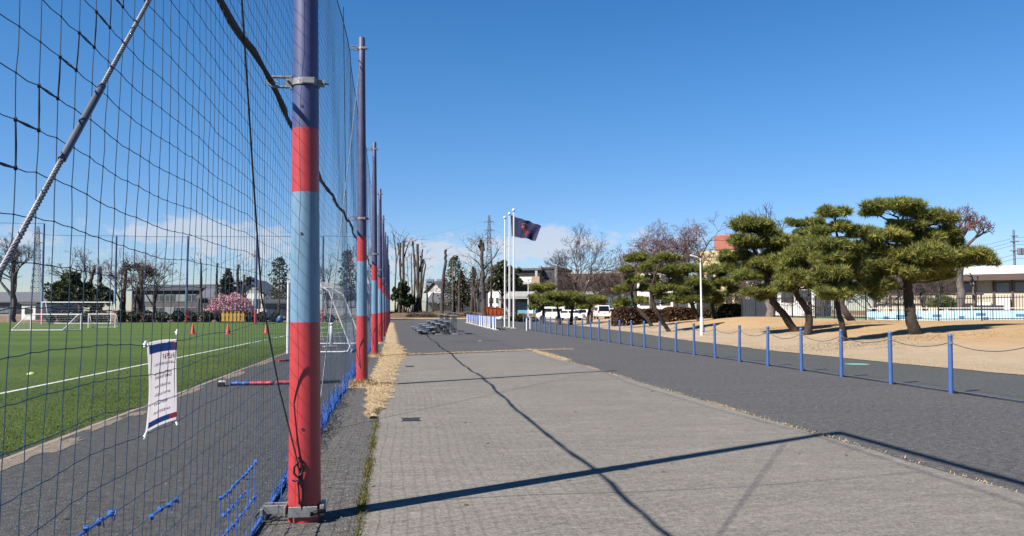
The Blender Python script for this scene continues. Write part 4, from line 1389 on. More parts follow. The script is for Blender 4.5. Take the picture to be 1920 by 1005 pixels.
def flag_pt(u, v):
    p = (TL * (1 - u) + TR * u) * v + (BL * (1 - u) + BR * u) * (1 - v)
    w = .16 * u * math.sin(u * 9.0 + v * 1.4) + .07 * math.sin(u * 17 - v * 3) * u
    dz = .05 * math.sin(u * 11 + 1.2) * u + .03 * math.sin(u * 23) * (v > .9)
    return p + np.array([0, w - .25 * u, dz])


def flag_patch(mb, u0, u1, v0, v1, off, nu, nv):
    V, F = [], []
    for i in range(nu + 1):
        for j in range(nv + 1):
            V.append(flag_pt(u0 + (u1 - u0) * i / nu, v0 + (v1 - v0) * j / nv) + np.array([0, off, 0]))
    for i in range(nu):
        for j in range(nv): F.append((i * (nv + 1) + j, (i + 1) * (nv + 1) + j, (i + 1) * (nv + 1) + j + 1, i * (nv + 1) + j + 1))
    mb.add(V, F)
    return mb


t = thing('flag', 'dark navy flag with a red emblem streaming to the right from the middle flagpole', 'flag', TL)
mb = flag_patch(MB(), 0, 1, 0, 1, 0.0, 30, 14); flag_patch(mb, 0, 1, 0, 1, 0.006, 30, 14)
mb.build('cloth', 'flag_navy', t, smooth=True)
for off in (-.012, .018):
    mb = MB()     # ragged red crest
    for (u0, u1, v0, v1) in ((.41, .47, .40, .58), (.46, .56, .30, .48), (.52, .62, .20, .36), (.60, .68, .30, .40), (.47, .52, .16, .24), (.59, .62, .13, .18)):
        flag_patch(mb, u0, u1, v0, v1, off, 4, 4)
    mb.build('emblem', 'flag_red', t, smooth=True)
    mb = MB()
    for (u0, u1, v0, v1) in ((.37, .46, .52, .66), (.39, .49, .60, .68), (.60, .63, .36, .41), (.66, .69, .30, .34)):
        flag_patch(mb, u0, u1, v0, v1, off * 1.3, 3, 3)
    mb.build('emblem_highlight', 'flag_bright', t, smooth=True)
    mb = MB()     # small pale arc of characters over the crest
    for k in range(7):
        u = .38 + .036 * k; v = .745 + .05 * math.sin(math.pi * k / 6)
        flag_patch(mb, u, u + .010, v - .035, v + .03, off * 1.2, 1, 1)
        flag_patch(mb, u, u + .024, v + (.018 if k % 2 else -.02), v + (.032 if k % 2 else -.006), off * 1.2, 1, 1)
    for u, v in ((.30, .05), (.43, .12), (.56, .08), (.28, .78), (.75, .42)):
        flag_patch(mb, u, u + .012, v, v + .03, off * 1.2, 1, 1)
    tag(mb.build('flag_lettering', 'flag_pale', t), kind='stuff')

# ---------------------------------------------------------------- bleachers
bl = thing('bleacher', 'aluminium bleacher nearest the camera on the asphalt, five low tiers rising to the right', 'bleacher', (0, 0, 0), 'aluminium bleachers on the lot')
LB = 2.3
TX = [0, .60, 1.17, 1.74, 2.2]; TZ = [.24, .42, .66, .80, 1.16]
for k in range(5):
    w = .30 if k < 4 else .46
    MB().box((TX[k], 0, TZ[k]), (w, LB, .05), bevel=.012).build('seat_plank', 'alu', bl, world=False)
    if k in (1, 2, 3): MB().box((TX[k] - .30, 0, TZ[k] - .22), (.24, LB, .035), bevel=.01).build('foot_plank', 'alu', bl, world=False)
for yy_ in (-LB / 2 + .25, 0, LB / 2 - .25):
    m = MB()
    for k in range(5):
        for s in (-.09, .09):
            m.tube([(TX[k] + s, yy_, 0.03), (TX[k] + s, yy_, TZ[k] - .02)], .022, 6)
        if k < 4:
            m.tube([(TX[k], yy_, .06), (TX[k + 1], yy_, TZ[k + 1] * .9)], .018, 6)
    m.tube([(-.1, yy_, .05), (2.35, yy_, .05)], .022, 6)
    m.build('leg_frame', 'alu_frame', bl, world=False)
for k in (2, 4): MB().box((TX[k], 0, .025), (.42, LB * .98, .05), bevel=.01).build('base_pad', 'concrete_block', bl, world=False)
for k, (x, y) in enumerate(((1.55, 51.2), (1.52, 57.4), (1.48, 63.6))):
    o = bl if k == 0 else copy_tree(bl)
    o.location = (x, y, 0)
    if k: o['label'] = ['', 'aluminium bleacher in the middle of the three on the asphalt', 'aluminium bleacher farthest back of the three, before the tree stumps'][k]

# ---------------------------------------------------------------- blue and white barrier stands
bs = thing('barrier_stand', None, 'barrier', (0, 0, 0), 'blue and white barrier stands')
for s in (-1.36, 1.36):
    MB().tube([(s, 0, 0), (s, 0, 1.0)], .045, 8).build('leg', 'white_paint', bs, smooth=True, world=False)
    MB().box((s, 0, .02), (.10, .42, .04), bevel=.012).build('foot', 'white_paint', bs, world=False)
for z in (.42, .98): MB().tube([(-1.36, 0, z), (1.36, 0, z)], .03, 6).build('rail', 'barrier_blue', bs, smooth=True, world=False)
for k in range(6): MB().box((-1.12 + .448 * k, 0, .70), (.40, .035, .50), bevel=.01).build('panel', 'barrier_blue', bs, world=False)
NB = 13
for k in range(NB):
    o = bs if k == 0 else copy_tree(bs)
    f = k / (NB - 1)
    y = 62.2 + 2.85 * k
    o.location = (7.75 + .95 * f, y, 0)
    o.rotation_euler = (0, 0, 1.543 + random.uniform(-.05, .05))
    o['label'] = '%s blue and white barrier stand in the row left of the flagpoles' % ORD[k]
t = thing('barrier_post', 'grey end post beside the nearest blue and white barrier', 'post', (8.1, 60.6, 0))
MB().tube([(8.1, 60.6, 0), (8.1, 60.6, 1.0)], .05, 10).build('post_tube', 'alu_frame', t, smooth=True)
MB().box((8.1, 60.6, .02), (.22, .22, .04), bevel=.01).build('foot', 'alu_frame', t)
for k, (u, v) in enumerate(((987.5, 620), (994, 617))):
    p, d = hit(u, v)
    t = thing('marker_post', ['short white post at the far end of the blue rope posts', 'second short white post just behind the end of the blue posts'][k], 'post', p, 'short white posts')
    MB().tube([p, p + np.array([0, 0, .95])], .05, 8).build('post_tube', 'white_paint', t, smooth=True)
    MB().lathe([(.06, .93), (.06, 1.0), (.02, 1.03)], 8, p).build('cap', 'post_blue', t, smooth=True)
# white bags and the orange skip
for k, (u, v, s) in enumerate(((922, 600.5, .55), (930, 600, .7), (938, 600.5, .8), (946, 601, .6))):
    p = at(u, v, 112); p[2] = ground(p)
    mb = MB().lathe([(.02, 0), (.62, .05), (.75, .28), (.6, .52), (.25, .68), (.04, .70)], 12)
    V = np.concatenate(mb.V) * s * np.array([1.15, .9, 1])
    V += .05 * np.sin(V[:, [1, 2, 0]] * 9)
    o = put('sand_bag', V, mb.F, 'bag_white', smooth=True); o.location = tuple(p)
    tag(o, 'white bag on the edge of the asphalt, %s below the orange skip' % ['leftmost of four', 'second of four', 'third of four', 'rightmost of four'][k], 'bag', 'white bags by the skip')
p = at(930, 586, 128); z0 = ground(p)
t = thing('skip', 'orange steel skip beside the tall dead trunk at the edge of the lot', 'skip', (p[0] - .3, p[1], z0))
V = [(-1.35, -.8, 0), (1.2, -.8, 0), (1.2, .8, 0), (-1.35, .8, 0), (-1.5, -.95, 1.35), (1.4, -.95, 1.1), (1.4, .95, 1.1), (-1.5, .95, 1.35)]
put('skip_body', np.array(V) + wloc(t), [(0, 3, 2, 1), (0, 1, 5, 4), (1, 2, 6, 5), (2, 3, 7, 6), (3, 0, 4, 7)], 'bin_orange', t)
m = MB()
for x in (-1.1, -.45, .2, .85): m.box((x, -.90, .6), (.08, .08, 1.05), rx=.1)
m.box((-.05, -.96, 1.2), (2.95, .09, .10), ry=.085)
m.build('rib', 'bin_orange', t, world=False)
MB().box((1.75, 0, .35), (.5, 1.4, .6), bevel=.06).build('hitch', 'dark_steel', t, world=False)

# ---------------------------------------------------------------- lamp post on the lawn
p, dL = hit(1316, 629)
t = thing('lamp_post', 'white lamp post with a single arm standing at the lawn edge', 'lamp', p)
zt = at(1316, 484, dL)[2] - p[2]
MB().tube([p, p + np.array([0, 0, 1.05])], .105, 12).build('lower_casing', 'white_paint', t, smooth=True)
MB().tube([p + np.array([0, 0, 1.05]), p + np.array([-.03, 0, zt])], [.062, .045], 10).build('pole', 'white_paint', t, smooth=True)
a = p + np.array([-.03, 0, zt - .03])
arm = MB().tube([a, a + np.array([-.25, -.05, .08]), a + np.array([-.34, -.07, .12])], .025, 8).build('arm', 'white_paint', t, smooth=True)
mb = MB().box((0, 0, 0), (.46, .16, .09), bevel=.03)
V = rot(np.concatenate(mb.V), 0, .30, 0) + a + np.array([-.42, -.08, .14])
put('lamp_head', V, mb.F, 'white_paint', t)
V = rot(np.concatenate(MB().box((0, 0, -.05), (.34, .12, .012)).V), 0, .30, 0) + a + np.array([-.42, -.08, .14])
put('lamp_glass', V, MB().box((0, 0, 0), (1, 1, 1)).F, 'canopy_pale', t)
MB().box(p + np.array([.16, .05, .30]), (.14, .14, .22), bevel=.015).build('control_box', 'white_paint', t)
p, d = hit(990.5, 603)
t = thing('lamp_post', 'thin grey lamp pole standing before the clubhouse', 'lamp', p)
zt = at(990, 524, d)[2]
MB().tube([p, (p[0], p[1], zt)], [.075, .05], 8).build('pole', 'white_paint', t, smooth=True)
MB().box((p[0] + .1, p[1], zt), (.75, .3, .14), bevel=.05).build('lamp_head', 'white_paint', t)
p, d = hit(1100, 590)
t = thing('lamp_post', 'small white lamp standing before the brown building roof', 'lamp', p)
pt = at(1098, 533, d); pe = at(1104, 526, d)
MB().tube([p, pt], [.09, .07], 8).build('pole', 'white_paint', t, smooth=True)
MB().tube([pt, pe], [.16, .30], 8).build('lamp_head', 'white_paint', t, smooth=True)
# ---------------------------------------------------------------- black fence, pool and court
def fence_pts():
    out = []
    for u, d in ((1443, 60.5), (1486, 58.6), (1529, 56.9), (1565, 55.5), (1624, 53.8), (1685, 52.0), (1760, 50.3), (1841, 48.6), (1930, 47.0), (2030, 45.2)):
        p = at(u, 600, d); p[2] = ground(p); out.append(p)
    return out


FP = fence_pts()
t = thing('picket_fence', 'black metal picket fence round the pool behind the pines', 'fence', FP[4])
pk = None
for i in range(len(FP) - 1):
    A, B = FP[i], FP[i + 1]
    L = np.linalg.norm((B - A)[:2]); ang = math.atan2(B[1] - A[1], B[0] - A[0])
    MB().box(A + np.array([0, 0, .82]), (.085, .085, 1.68), rz=ang, bevel=.01).build('fence_post', 'black_paint', t)
    for z in (.14, 1.40):
        c = (A + B) / 2
        sl = math.atan2(B[2] - A[2], L)
        mb = MB().box((0, 0, 0), (L - .09, .04, .05))
        V = rot(rot(np.concatenate(mb.V), 0, -sl, 0), 0, 0, ang) + c + np.array([0, 0, z])
        put('rail', V, mb.F, 'black_paint', t)
    n = int(L / .145)
    for k in range(1, n):
        f = k / n
        p = A + (B - A) * f
        if pk is None:
            m = MB().box((0, 0, .80), (.026, .026, 1.50))
            o = m.build('picket', 'black_paint', t, world=False); pk = o.data
        else:
            o = bpy.data.objects.new('picket', pk); COL.objects.link(o); o.parent = t
        o.location = tuple(p - FP[4]); o.rotation_euler = (0, 0, ang)
# closed dark screen panels at the left end
A, B = at(1391, 600, 62.5), at(1443, 600, 60.5)
A[2], B[2] = ground(A), ground(B)
t = thing('screen_fence', 'solid dark board fence to the left of the black pickets', 'fence', A)
L = np.linalg.norm((B - A)[:2]); ang = math.atan2(B[1] - A[1], B[0] - A[0])
nb = 14
for k in range(nb):
    p = A + (B - A) * (k + .5) / nb
    MB().box(p + np.array([0, 0, .68]), (L / nb - .012, .03 + .012 * (k % 2), 1.45), rz=ang).build('board', 'navy_screen', t)
for p in (A, (A + B) / 2): MB().box(p + np.array([0, -.05, .72]), (.08, .08, 1.58), rz=ang).build('fence_post', 'black_paint', t)

# green court
P = [at(1452, 600, 63), at(1640, 600, 57), at(1660, 600, 75), at(1440, 600, 80)]
V = [(p[0], p[1], .93) for p in P] + [(p[0], p[1], .5) for p in P]
tag(put('hard_court', V, [(0, 1, 2, 3), (0, 4, 5, 1), (1, 5, 6, 2), (2, 6, 7, 3), (3, 7, 4, 0)], 'court_green'), kind='structure')
# raised pool: pale blue tiled side wall with inlets, coping and water
PA, PB = at(1625, 600, 57.5), at(2060, 600, 49.0)
PA[2] = PB[2] = .55
t = thing('swimming_pool', 'raised swimming pool with pale blue panelled sides behind the black fence', 'pool', PA)
L = np.linalg.norm((PB - PA)[:2]); ang = math.atan2(PB[1] - PA[1], PB[0] - PA[0]); ux = np.array([math.cos(ang), math.sin(ang), 0]); uy = np.array([-math.sin(ang), math.cos(ang), 0])
npan = 12
for k in range(npan):
    zt = np.interp(k, [0, npan - 1], [1.42, 1.62])
    c = PA + ux * L * (k + .5) / npan
    MB().box((c[0], c[1], (.55 + zt) / 2), (L / npan - .03, .18, zt - .55), rz=ang).build('side_panel', 'pool_blue', t)
for k, (f, z) in enumerate(((.10, 1.0), (.17, 1.1), (.26, 1.0), (.34, 1.15), (.45, 1.05), (.535, 1.25), (.555, .98), (.70, 1.2), (.80, 1.1))):
    c = PA + ux * L * f - uy * .10
    MB().box((c[0], c[1], z), (.55 if k % 2 else .32, .04, .16), rz=ang).build('wall_inlet', 'pool_deep', t)
c = PA + ux * L / 2
MB().box((c[0], c[1], 1.66), (L, .45, .05), rz=ang, ry=0).build('coping', 'white_wall', t)
mb = MB()
Q = [PA + uy * .3, PB + uy * .3, PB + uy * 9, PA + uy * 9]
mb.add([(q[0], q[1], 1.38) for q in Q], [(0, 1, 2, 3)]).build('water', 'pool_deep', t)


# ---------------------------------------------------------------- houses
def frame_of(A, B):
    A = np.array(A, float); B = np.array(B, float)
    L = np.linalg.norm((B - A)[:2]); a = math.atan2(B[1] - A[1], B[0] - A[0])
    return A, L, a, np.array([math.cos(a), math.sin(a), 0]), np.array([-math.sin(a), math.cos(a), 0])


class House:
    """front wall from A to B (left to right as seen), body goes back; z from the ground"""
    def __init__(s, name, label, A, B, depth, h, wall, cat='house', group=None):
        s.A, s.L, s.a, s.ux, s.uy = frame_of(A, B)
        s.h = h; s.d = depth; s.z0 = s.A[2]
        s.t = thing(name, label, cat, s.A, group)
        c = s.A + s.ux * s.L / 2 + s.uy * depth / 2
        s.wall = MB().box((c[0], c[1], s.z0 + h / 2 - .3), (s.L, depth, h + .6), rz=s.a).build('wall', wall, s.t)

    def P(s, x, y, z): return s.A + s.ux * x + s.uy * y + np.array([0, 0, z])

    def bx(s, name, x, y, z, sx, sy, sz, mat, parent=None, bevel=0.0):
        p = s.P(x, y, z)
        return MB().box(p, (sx, sy, sz), rz=s.a, bevel=bevel).build(name, mat, parent or s.t)

    def window(s, x, z, w, h, mat='window_glass', frame='dark_wall'):
        f = s.bx('window', x, -.03, z, w, .10, h, frame)
        n = 2 if w > 1.2 else 1
        for k in range(n):
            s.bx('pane', x - w / 2 + w * (k + .5) / n, -.07, z, w / n - .10, .06, h - .14, mat, f)
        return f

    def gable(s, rise, mat, over=.5, along=True, wallmat='white_wall'):
        """ridge along the front (along) or front-to-back (gable faces the viewer)"""
        L, d, h = s.L, s.d, s.h
        th = .16
        if along:
            prof = [(-over, h - .15), (d / 2, h + rise), (d + over, h - .15)]
            ends = (-over, L + over)
            mk = lambda p, e: s.P(e, p[0], p[1])
            gp = [(0, h), (d / 2, h + rise - .12), (d, h)]; ge = (0.02, L - .02)
        else:
            prof = [(-over, h - .15), (L / 2, h + rise), (L + over, h - .15)]
            ends = (-over, d + over)
            mk = lambda p, e: s.P(p[0], e, p[1])
            gp = [(0, h), (L / 2, h + rise - .12), (L, h)]; ge = (0.0, d)
        for sgn in (0, 1):
            a, b = (prof[0], prof[1]) if sgn == 0 else (prof[1], prof[2])
            V = [mk(a, ends[0]), mk(b, ends[0]), mk(b, ends[1]), mk(a, ends[1])]
            V2 = [v + np.array([0, 0, th]) for v in V]
            put('roof_slope', V + V2, [(0, 1, 2, 3), (7, 6, 5, 4), (0, 4, 5, 1), (1, 5, 6, 2), (2, 6, 7, 3), (3, 7, 4, 0)], mat, s.t)
        for e in ge:
            put('gable_wall', [mk(p, e) for p in gp] + [mk(p, e + (.04 if e > .1 else -.0)) for p in gp], [(0, 1, 2), (5, 4, 3)], wallmat, s.t)

    def flat(s, mat, over=.4, th=.35):
        s.bx('roof', s.L / 2, s.d / 2, s.h + th / 2 + .003, s.L + 2 * over, s.d + 2 * over, th, mat)


def pxl(u, d, z):
    p = at(u, 600, d); p[2] = z
    return p


# low cream building with timber posts on the right
h1 = House('pool_building', 'low cream building with a white flat roof and brown fascia behind the pool', pxl(1640, 77, .8), pxl(2090, 66, .8), 12, 3.85, 'cream_wall', 'building')
h1.flat('white_wall', 1.0, .75)
h1.bx('fascia', h1.L / 2, -1.02, h1.h - .22, h1.L + 2, .12, .55, 'fascia_brown')
h1.bx('soffit', h1.L / 2, -.5, h1.h - .1, h1.L + 2, .98, .1, 'fascia_brown')
nx = 13
for k in range(nx + 1):
    h1.bx('timber_post', h1.L * k / nx, -.06, 1.75, .16, .14, 3.55, 'fascia_brown')
for z in (2.25, 1.3): h1.bx('timber_rail', h1.L * .25, -.055, z, h1.L * .5 - .2, .10, .10, 'fascia_brown')
for k in range(nx):
    x = h1.L * (k + .5) / nx
    if k in (2, 5, 7, 8, 10, 11, 12): h1.window(x, 2.75, h1.L / nx - .35, .95, 'window_pale', 'dark_wall')
    if k in (9,): 
        f = h1.bx('door', x, -.05, 1.05, .95, .12, 2.0, 'grey_wall'); h1.bx('pane', x, -.12, 1.35, .5, .04, 1.1, 'window_glass', f)
    if k in (6, 7): h1.bx('wall_unit', x, -.35, .75 if k == 6 else 1.2, 1.1, .5, 1.3, 'white_wall', bevel=.03)
for x, w in ((h1.L * .40, 1.8), (h1.L * .52, 2.4)): h1.bx('dark_screen', x, -1.4, .55, w, .08, 1.2, 'navy_screen')

# yellow building with a red roof between the trees
h2 = House('yellow_building', 'pale yellow building with a red roof showing through the bare cherry trees', pxl(1306, 120, 1.0), pxl(1378, 116, 1.0), 14, 9.3, 'yellow_wall', 'building')
h2.bx('roof_parapet', h2.L * .70, 3.0, h2.h + 1.2, h2.L * .52, 5, 2.4, 'roof_red', bevel=.2)
for k in range(4):
    for r in range(2): h2.window(h2.L * (.14 + .24 * k), 2.2 + 3.3 * r, 1.0, 1.2)
h3 = House('white_house', 'white house front behind the rounded pines left of the yellow building', pxl(1195, 110, .9), pxl(1262, 108, .9), 10, 6.4, 'white_wall')
h3.gable(1.7, 'roof_grey', .5, True)
for k in range(3):
    for r in range(2): h3.window(h3.L * (.2 + .3 * k), 1.9 + 2.8 * r, 1.3, 1.2)
h3b = House('white_house', 'white house half hidden between the two tallest pines', pxl(1398, 92, .9), pxl(1530, 88, .9), 9, 4.6, 'white_wall')
h3b.gable(1.6, 'roof_grey', .4, True)
for k in range(4): h3b.window(h3b.L * (.15 + .23 * k), 2.2, 1.3, 1.3)

# clubhouse: three floors of balconies over a light blue ground floor
zc = .75
h4 = House('clubhouse', 'grey three storey clubhouse with balconies above a light blue ground floor', pxl(938, 152, zc), pxl(1012, 150, zc), 14, 8.3, 'grey_wall', 'building')
h4.flat('roof_grey', .5, .4)
for r, (z, m) in enumerate(((3.05, 'canopy_pale'), (5.75, 'white_wall'))):
    h4.bx('balcony_slab', h4.L * .55, -1.2, z, h4.L * 1.02, 2.4, .25, 'canopy_pale')
    h4.bx('balcony_front', h4.L * .52, -2.32, z + .72, h4.L * .95, .12, 1.0, m)
    h4.bx('balcony_recess_shade', h4.L * .55, -.06, z + 1.65, h4.L * .92, .1, .95, 'dark_wall')  # recess shade put in as a flat dark panel
h4.bx('balcony_side', h4.L * .97, -1.25, 6.45, 1.5, 2.3, 1.15, 'peach')
h4.bx('blue_ground_floor', h4.L * .72, -.4, 1.15, h4.L * .5, .7, 2.3, 'blue_wall')
f = h4.bx('door', h4.L * .80, -.80, 1.0, .9, .1, 1.9, 'white_wall'); h4.bx('pane', h4.L * .80, -.86, 1.25, .5, .05, .9, 'window_glass', f)
h4.bx('top_recess_shade', h4.L * .55, -.06, 7.7, h4.L * .9, .1, .9, 'dark_wall')  # dark panel painting the shade under the roof edge
for x in (.5, h4.L * .98): h4.bx('column', x, -1.9, 4.0, .45, .45, 8.2, 'canopy_pale')
h5 = House('stair_block', 'dark stair block of the clubhouse with pale corner columns', pxl(1012, 151, zc), pxl(1046, 150, zc), 12, 8.6, 'dark_wall', 'building')
h5.flat('roof_dark', .2, .3)
for x in (.2, h5.L - .2): h5.bx('column', x, -.3, 4.5, .5, .6, 9.3, 'grey_wall')
for z in (2.5, 5.2, 7.4): h5.window(h5.L * .45, z, 1.2, 1.2)
h6 = House('brown_hall', 'long brown hall with a pale parapet behind the big bare tree', pxl(1046, 156, zc), pxl(1192, 150, zc), 16, 7.8, 'brown_wall', 'building')
h6.bx('parapet', h6.L / 2, .2, h6.h + .16, h6.L, .5, .32, 'canopy_pale')
for k in range(7): h6.window(h6.L * (.09 + .137 * k), 5.6, 1.5, 1.2)
h6.bx('blue_ground_floor', h6.L * .80, -.3, 1.8, h6.L * .36, .5, 3.6, 'deep_blue_wall')
h6.bx('blue_shutter', h6.L * .83, -.62, 3.2, 1.6, .06, 1.1, 'blue_wall')
t = thing('entrance_canopy', 'pale sloping canopy roof in front of the brown hall', 'canopy', pxl(1062, 140, zc))
A, Lc, a, ux_, uy_ = frame_of(pxl(1034, 141, zc), pxl(1122, 138, zc))
V = [A + np.array([0, 0, 3.2]), A + ux_ * Lc + np.array([0, 0, 3.6]), A + ux_ * Lc + uy_ * 5 + np.array([0, 0, 4.3]), A + uy_ * 5 + ux_ * 2.5 + np.array([0, 0, 4.0])]
V = V + [v + np.array([0, 0, .25]) for v in V]
put('canopy_roof', V, [(0, 3, 2, 1), (4, 5, 6, 7), (0, 1, 5, 4), (1, 2, 6, 5), (2, 3, 7, 6), (3, 0, 4, 7)], 'canopy_pale', t)
for k in range(5):
    p = A + ux_ * Lc * (.03 + .235 * k) + uy_ * .4
    MB().tube([p, p + np.array([0, 0, 3.2 + .1 * k])], .10, 6).build('column', 'canopy_pale', t)

# houses beyond the tree stumps
for (ua, ub, d, h, rise, lab, along, nw) in ((800, 832, 185, 5.0, 2.4, 'white gabled house right behind the leaning dead trunk', False, 3), (847, 893, 190, 4.6, 1.8, 'low white house behind the dark conifers', True, 3),
                                             (915, 941, 180, 4.9, 2.4, 'white house with a slanting roof behind the orange skip', False, 2), (864, 908, 215, 7.6, 1.5, 'grey roofed house far behind the conifers', True, 3)):
    hh = House('white_house', lab, pxl(ua, d + 1.8, .7), pxl(ub, d - 1.8, .7), 9, h, 'white_wall', group=None)
    hh.gable(rise, 'roof_grey', .6, along)
    for k in range(nw): hh.window(hh.L * (k + .5) / nw, h * .62, 1.5, 1.2)
    for k in range(nw): hh.window(hh.L * (k + .5) / nw, h * .22, 1.5, 1.3)
hh = House('shed', 'long low shed with a grey roof behind the wire mesh fence', pxl(800, 165, .7), pxl(868, 165, .7), 8, 2.3, 'mesh_green', 'shed')
sh = hh.t
A, Lc, a, ux_, uy_ = frame_of(pxl(798, 164, .7), pxl(872, 164, .7))
V = [A + np.array([0, 0, 2.4]), A + ux_ * Lc + np.array([0, 0, 2.4]), A + ux_ * Lc * .8 + uy_ * 5 + np.array([0, 0, 4.3]), A + ux_ * Lc * .08 + uy_ * 5 + np.array([0, 0, 4.3])]
V = V + [v + np.array([0, 0, .2]) for v in V]
put('roof', V, [(0, 3, 2, 1), (4, 5, 6, 7), (0, 1, 5, 4), (1, 2, 6, 5), (2, 3, 7, 6), (3, 0, 4, 7)], 'roof_grey', sh)

# distant towers
for k, (ua, ub, vt, d) in enumerate(((799, 812, 523, 1300), (818, 833, 523, 1250), (812, 818, 530, 1400))):
    A, B = pxl(ua, d, .5), pxl(ub, d, .5)
    h = at(ua, vt, d)[2] - .5
    hh = House('apartment_tower', ['left one of the far apartment towers on the horizon', 'right one of the far apartment towers on the horizon', 'slim pale tower between the two far apartment blocks'][k], A, B, 14, h, 'hazy_concrete', 'tower')
    for r in range(8):
        hh.bx('balcony_band', hh.L / 2, -.6, h * (r + .6) / 8.2, hh.L * .9, 1.0, h * .035, 'steel_far')

# buildings on the left behind the pitch
zl = 0.0
h7 = House('long_house', 'long dark two storey building behind the hedge left of the pink tree', pxl(246, 126, zl), pxl(372, 122, zl), 10, 4.7, 'dark_wall', 'building')
h7.gable(.8, 'roof_dark', .5, True, 'dark_wall')
for k in range(6):
    h7.window(h7.L * (.10 + .16 * k), 3.4, 1.7, 1.1, 'window_pale' if k % 3 == 1 else 'window_glass', 'grey_wall')
    h7.window(h7.L * (.10 + .16 * k), 1.3, 1.7, 1.4, 'window_pale' if k in (1, 3) else 'window_glass', 'grey_wall')
h7.bx('white_panel', h7.L * .30, -.2, .9, 2.2, .2, 1.2, 'white_wall')
h8 = House('gabled_house', 'white house with a grey gabled roof behind the pink tree', pxl(433, 128, zl), pxl(493, 128, zl), 9, 4.2, 'white_wall')
h8.gable(2.2, 'roof_grey', .7, False)
for k in range(3): h8.window(h8.L * (.2 + .3 * k), 2.6, 1.1, 1.5)
h9 = House('dark_house', 'low house with a dark tiled roof right of the pink tree', pxl(497, 124, zl), pxl(556, 124, zl), 10, 2.7, 'grey_wall')
h9.gable(2.0, 'roof_dark', .6, True, 'grey_wall')
for k in range(3): h9.window(h9.L * (.2 + .3 * k), 1.3, 1.4, 1.2)
h10 = House('dark_house', 'grey roofed house behind the leftmost bare tree', pxl(-40, 128, zl), pxl(86, 128, zl), 10, 2.9, 'grey_wall')
h10.gable(1.5, 'roof_grey', .6, True, 'grey_wall')
for k in range(4): h10.window(h10.L * (.14 + .24 * k), 1.7, 1.6, 1.3, 'window_pale' if k % 2 else 'window_glass')
h11 = House('white_shed', 'low white shed between the leftmost tree and the far goal', pxl(40, 112, zl), pxl(66, 112, zl), 4, 2.4, 'white_wall', 'shed')
h11.flat('roof_grey', .2, .15); h11.window(h11.L * .5, 1.4, 1.0, .8)
h12 = House('dark_house', 'dark house whose roof slopes behind the pink tree', pxl(374, 118, zl), pxl(405, 118, zl), 8, 3.4, 'dark_wall')
h12.gable(1.6, 'roof_grey', .4, True, 'dark_wall'); h12.window(h12.L * .5, 1.8, 1.3, 1.1)
h13 = House('grey_house', 'grey house glimpsed through the frame of the near goal', pxl(604, 126, zl), pxl(690, 126, zl), 9, 4.2, 'grey_wall')
h13.gable(1.5, 'roof_grey', .5, True, 'grey_wall')
for k in range(4): h13.window(h13.L * (.14 + .24 * k), 2.6, 1.4, 1.2, 'window_pale')


# ---------------------------------------------------------------- cars
def car(lab, p, yaw, van=True):
    t = thing('parked_car', lab, 'car', p, 'cars parked behind the pines', rz=yaw)
    L, W, Hh = (4.3, 1.72, 1.88) if van else (4.3, 1.70, 1.45)
    if van: prof = [(-L / 2, .35), (-L / 2, 1.0), (-L / 2 + .12, 1.15), (-L / 2 + .28, Hh - .08), (-L / 2 + .45, Hh), (.9, Hh - .04), (1.45, 1.10), (L / 2 - .08, .92), (L / 2, .70), (L / 2, .35)]
    else: prof = [(-L / 2, .38), (-L / 2, .85), (-L / 2 + .55, .95), (-L / 2 + 1.1, Hh), (.5, Hh), (1.15, .98), (L / 2 - .12, .82), (L / 2, .62), (L / 2, .35)]
    # body runs along local Y with its rear towards -Y; narrower at the roof
    V, F = [], []
    n = len(prof)
    for s in (-1, 1):
        for y, z in prof:
            w = W / 2 * (1 - .10 * max(0, (z - .95) / .9))
            V.append((s * w, y, z))
    F = [tuple(range(n)), tuple(range(2 * n - 1, n - 1, -1))] + [(i, i + n, (i + 1) % n + n, (i + 1) % n) for i in range(n)]
    put('body', V, F, 'car_white', t, world=False)
    yb = -L / 2
    if van: gl = [(-.72, yb + .06, 1.08), (.72, yb + .06, 1.08), (.66, yb + .29, 1.78), (-.66, yb + .29, 1.78)]
    else: gl = [(-.58, yb + .58, 1.0), (.58, yb + .58, 1.0), (.52, yb + 1.02, 1.38), (-.52, yb + 1.02, 1.38)]
    V = [np.array(q) + np.array([0, -.045, .0]) for q in gl] + [np.array(q) + np.array([0, .05, 0]) for q in gl]
    put('rear_window', V, [(0, 1, 2, 3), (0, 4, 5, 1), (1, 5, 6, 2), (2, 6, 7, 3), (3, 7, 4, 0)], 'car_glass', t, world=False)
    for s in (-1, 1):
        for a, b in ((-L / 2 + .55, -.2), (-.12, .95)):
            MB().box((s * (W / 2 - .035), (a + b) / 2, 1.36 if van else 1.16), (.07, b - a, .46 if van else .30), bevel=.03).build('side_window', 'car_glass', t, world=False)
        MB().box((s * (W / 2 - .12), yb + .02, 1.02 if van else .78), (.16, .10, .30 if van else .18), bevel=.02).build('tail_lamp', 'lamp_red', t, world=False)
        for y in (-1.32, 1.32):
            MB().tube([(s * (W / 2 - .2), y, .31), (s * (W / 2 + .005), y, .31)], .31, 16).build('wheel', 'rubber', t, world=False)
        MB().box((s * (W / 2 + .06), .85, 1.15), (.18, .08, .13), bevel=.02).build('mirror', 'car_white', t, world=False)
    MB().box((0, yb - .03, .45), (W * .96, .12, .22), bevel=.04).build('bumper', 'car_white', t, world=False)
    MB().box((0, yb - .025, .80), (.33, .04, .16), bevel=.01).build('plate', 'white_paint', t, world=False)
    return t


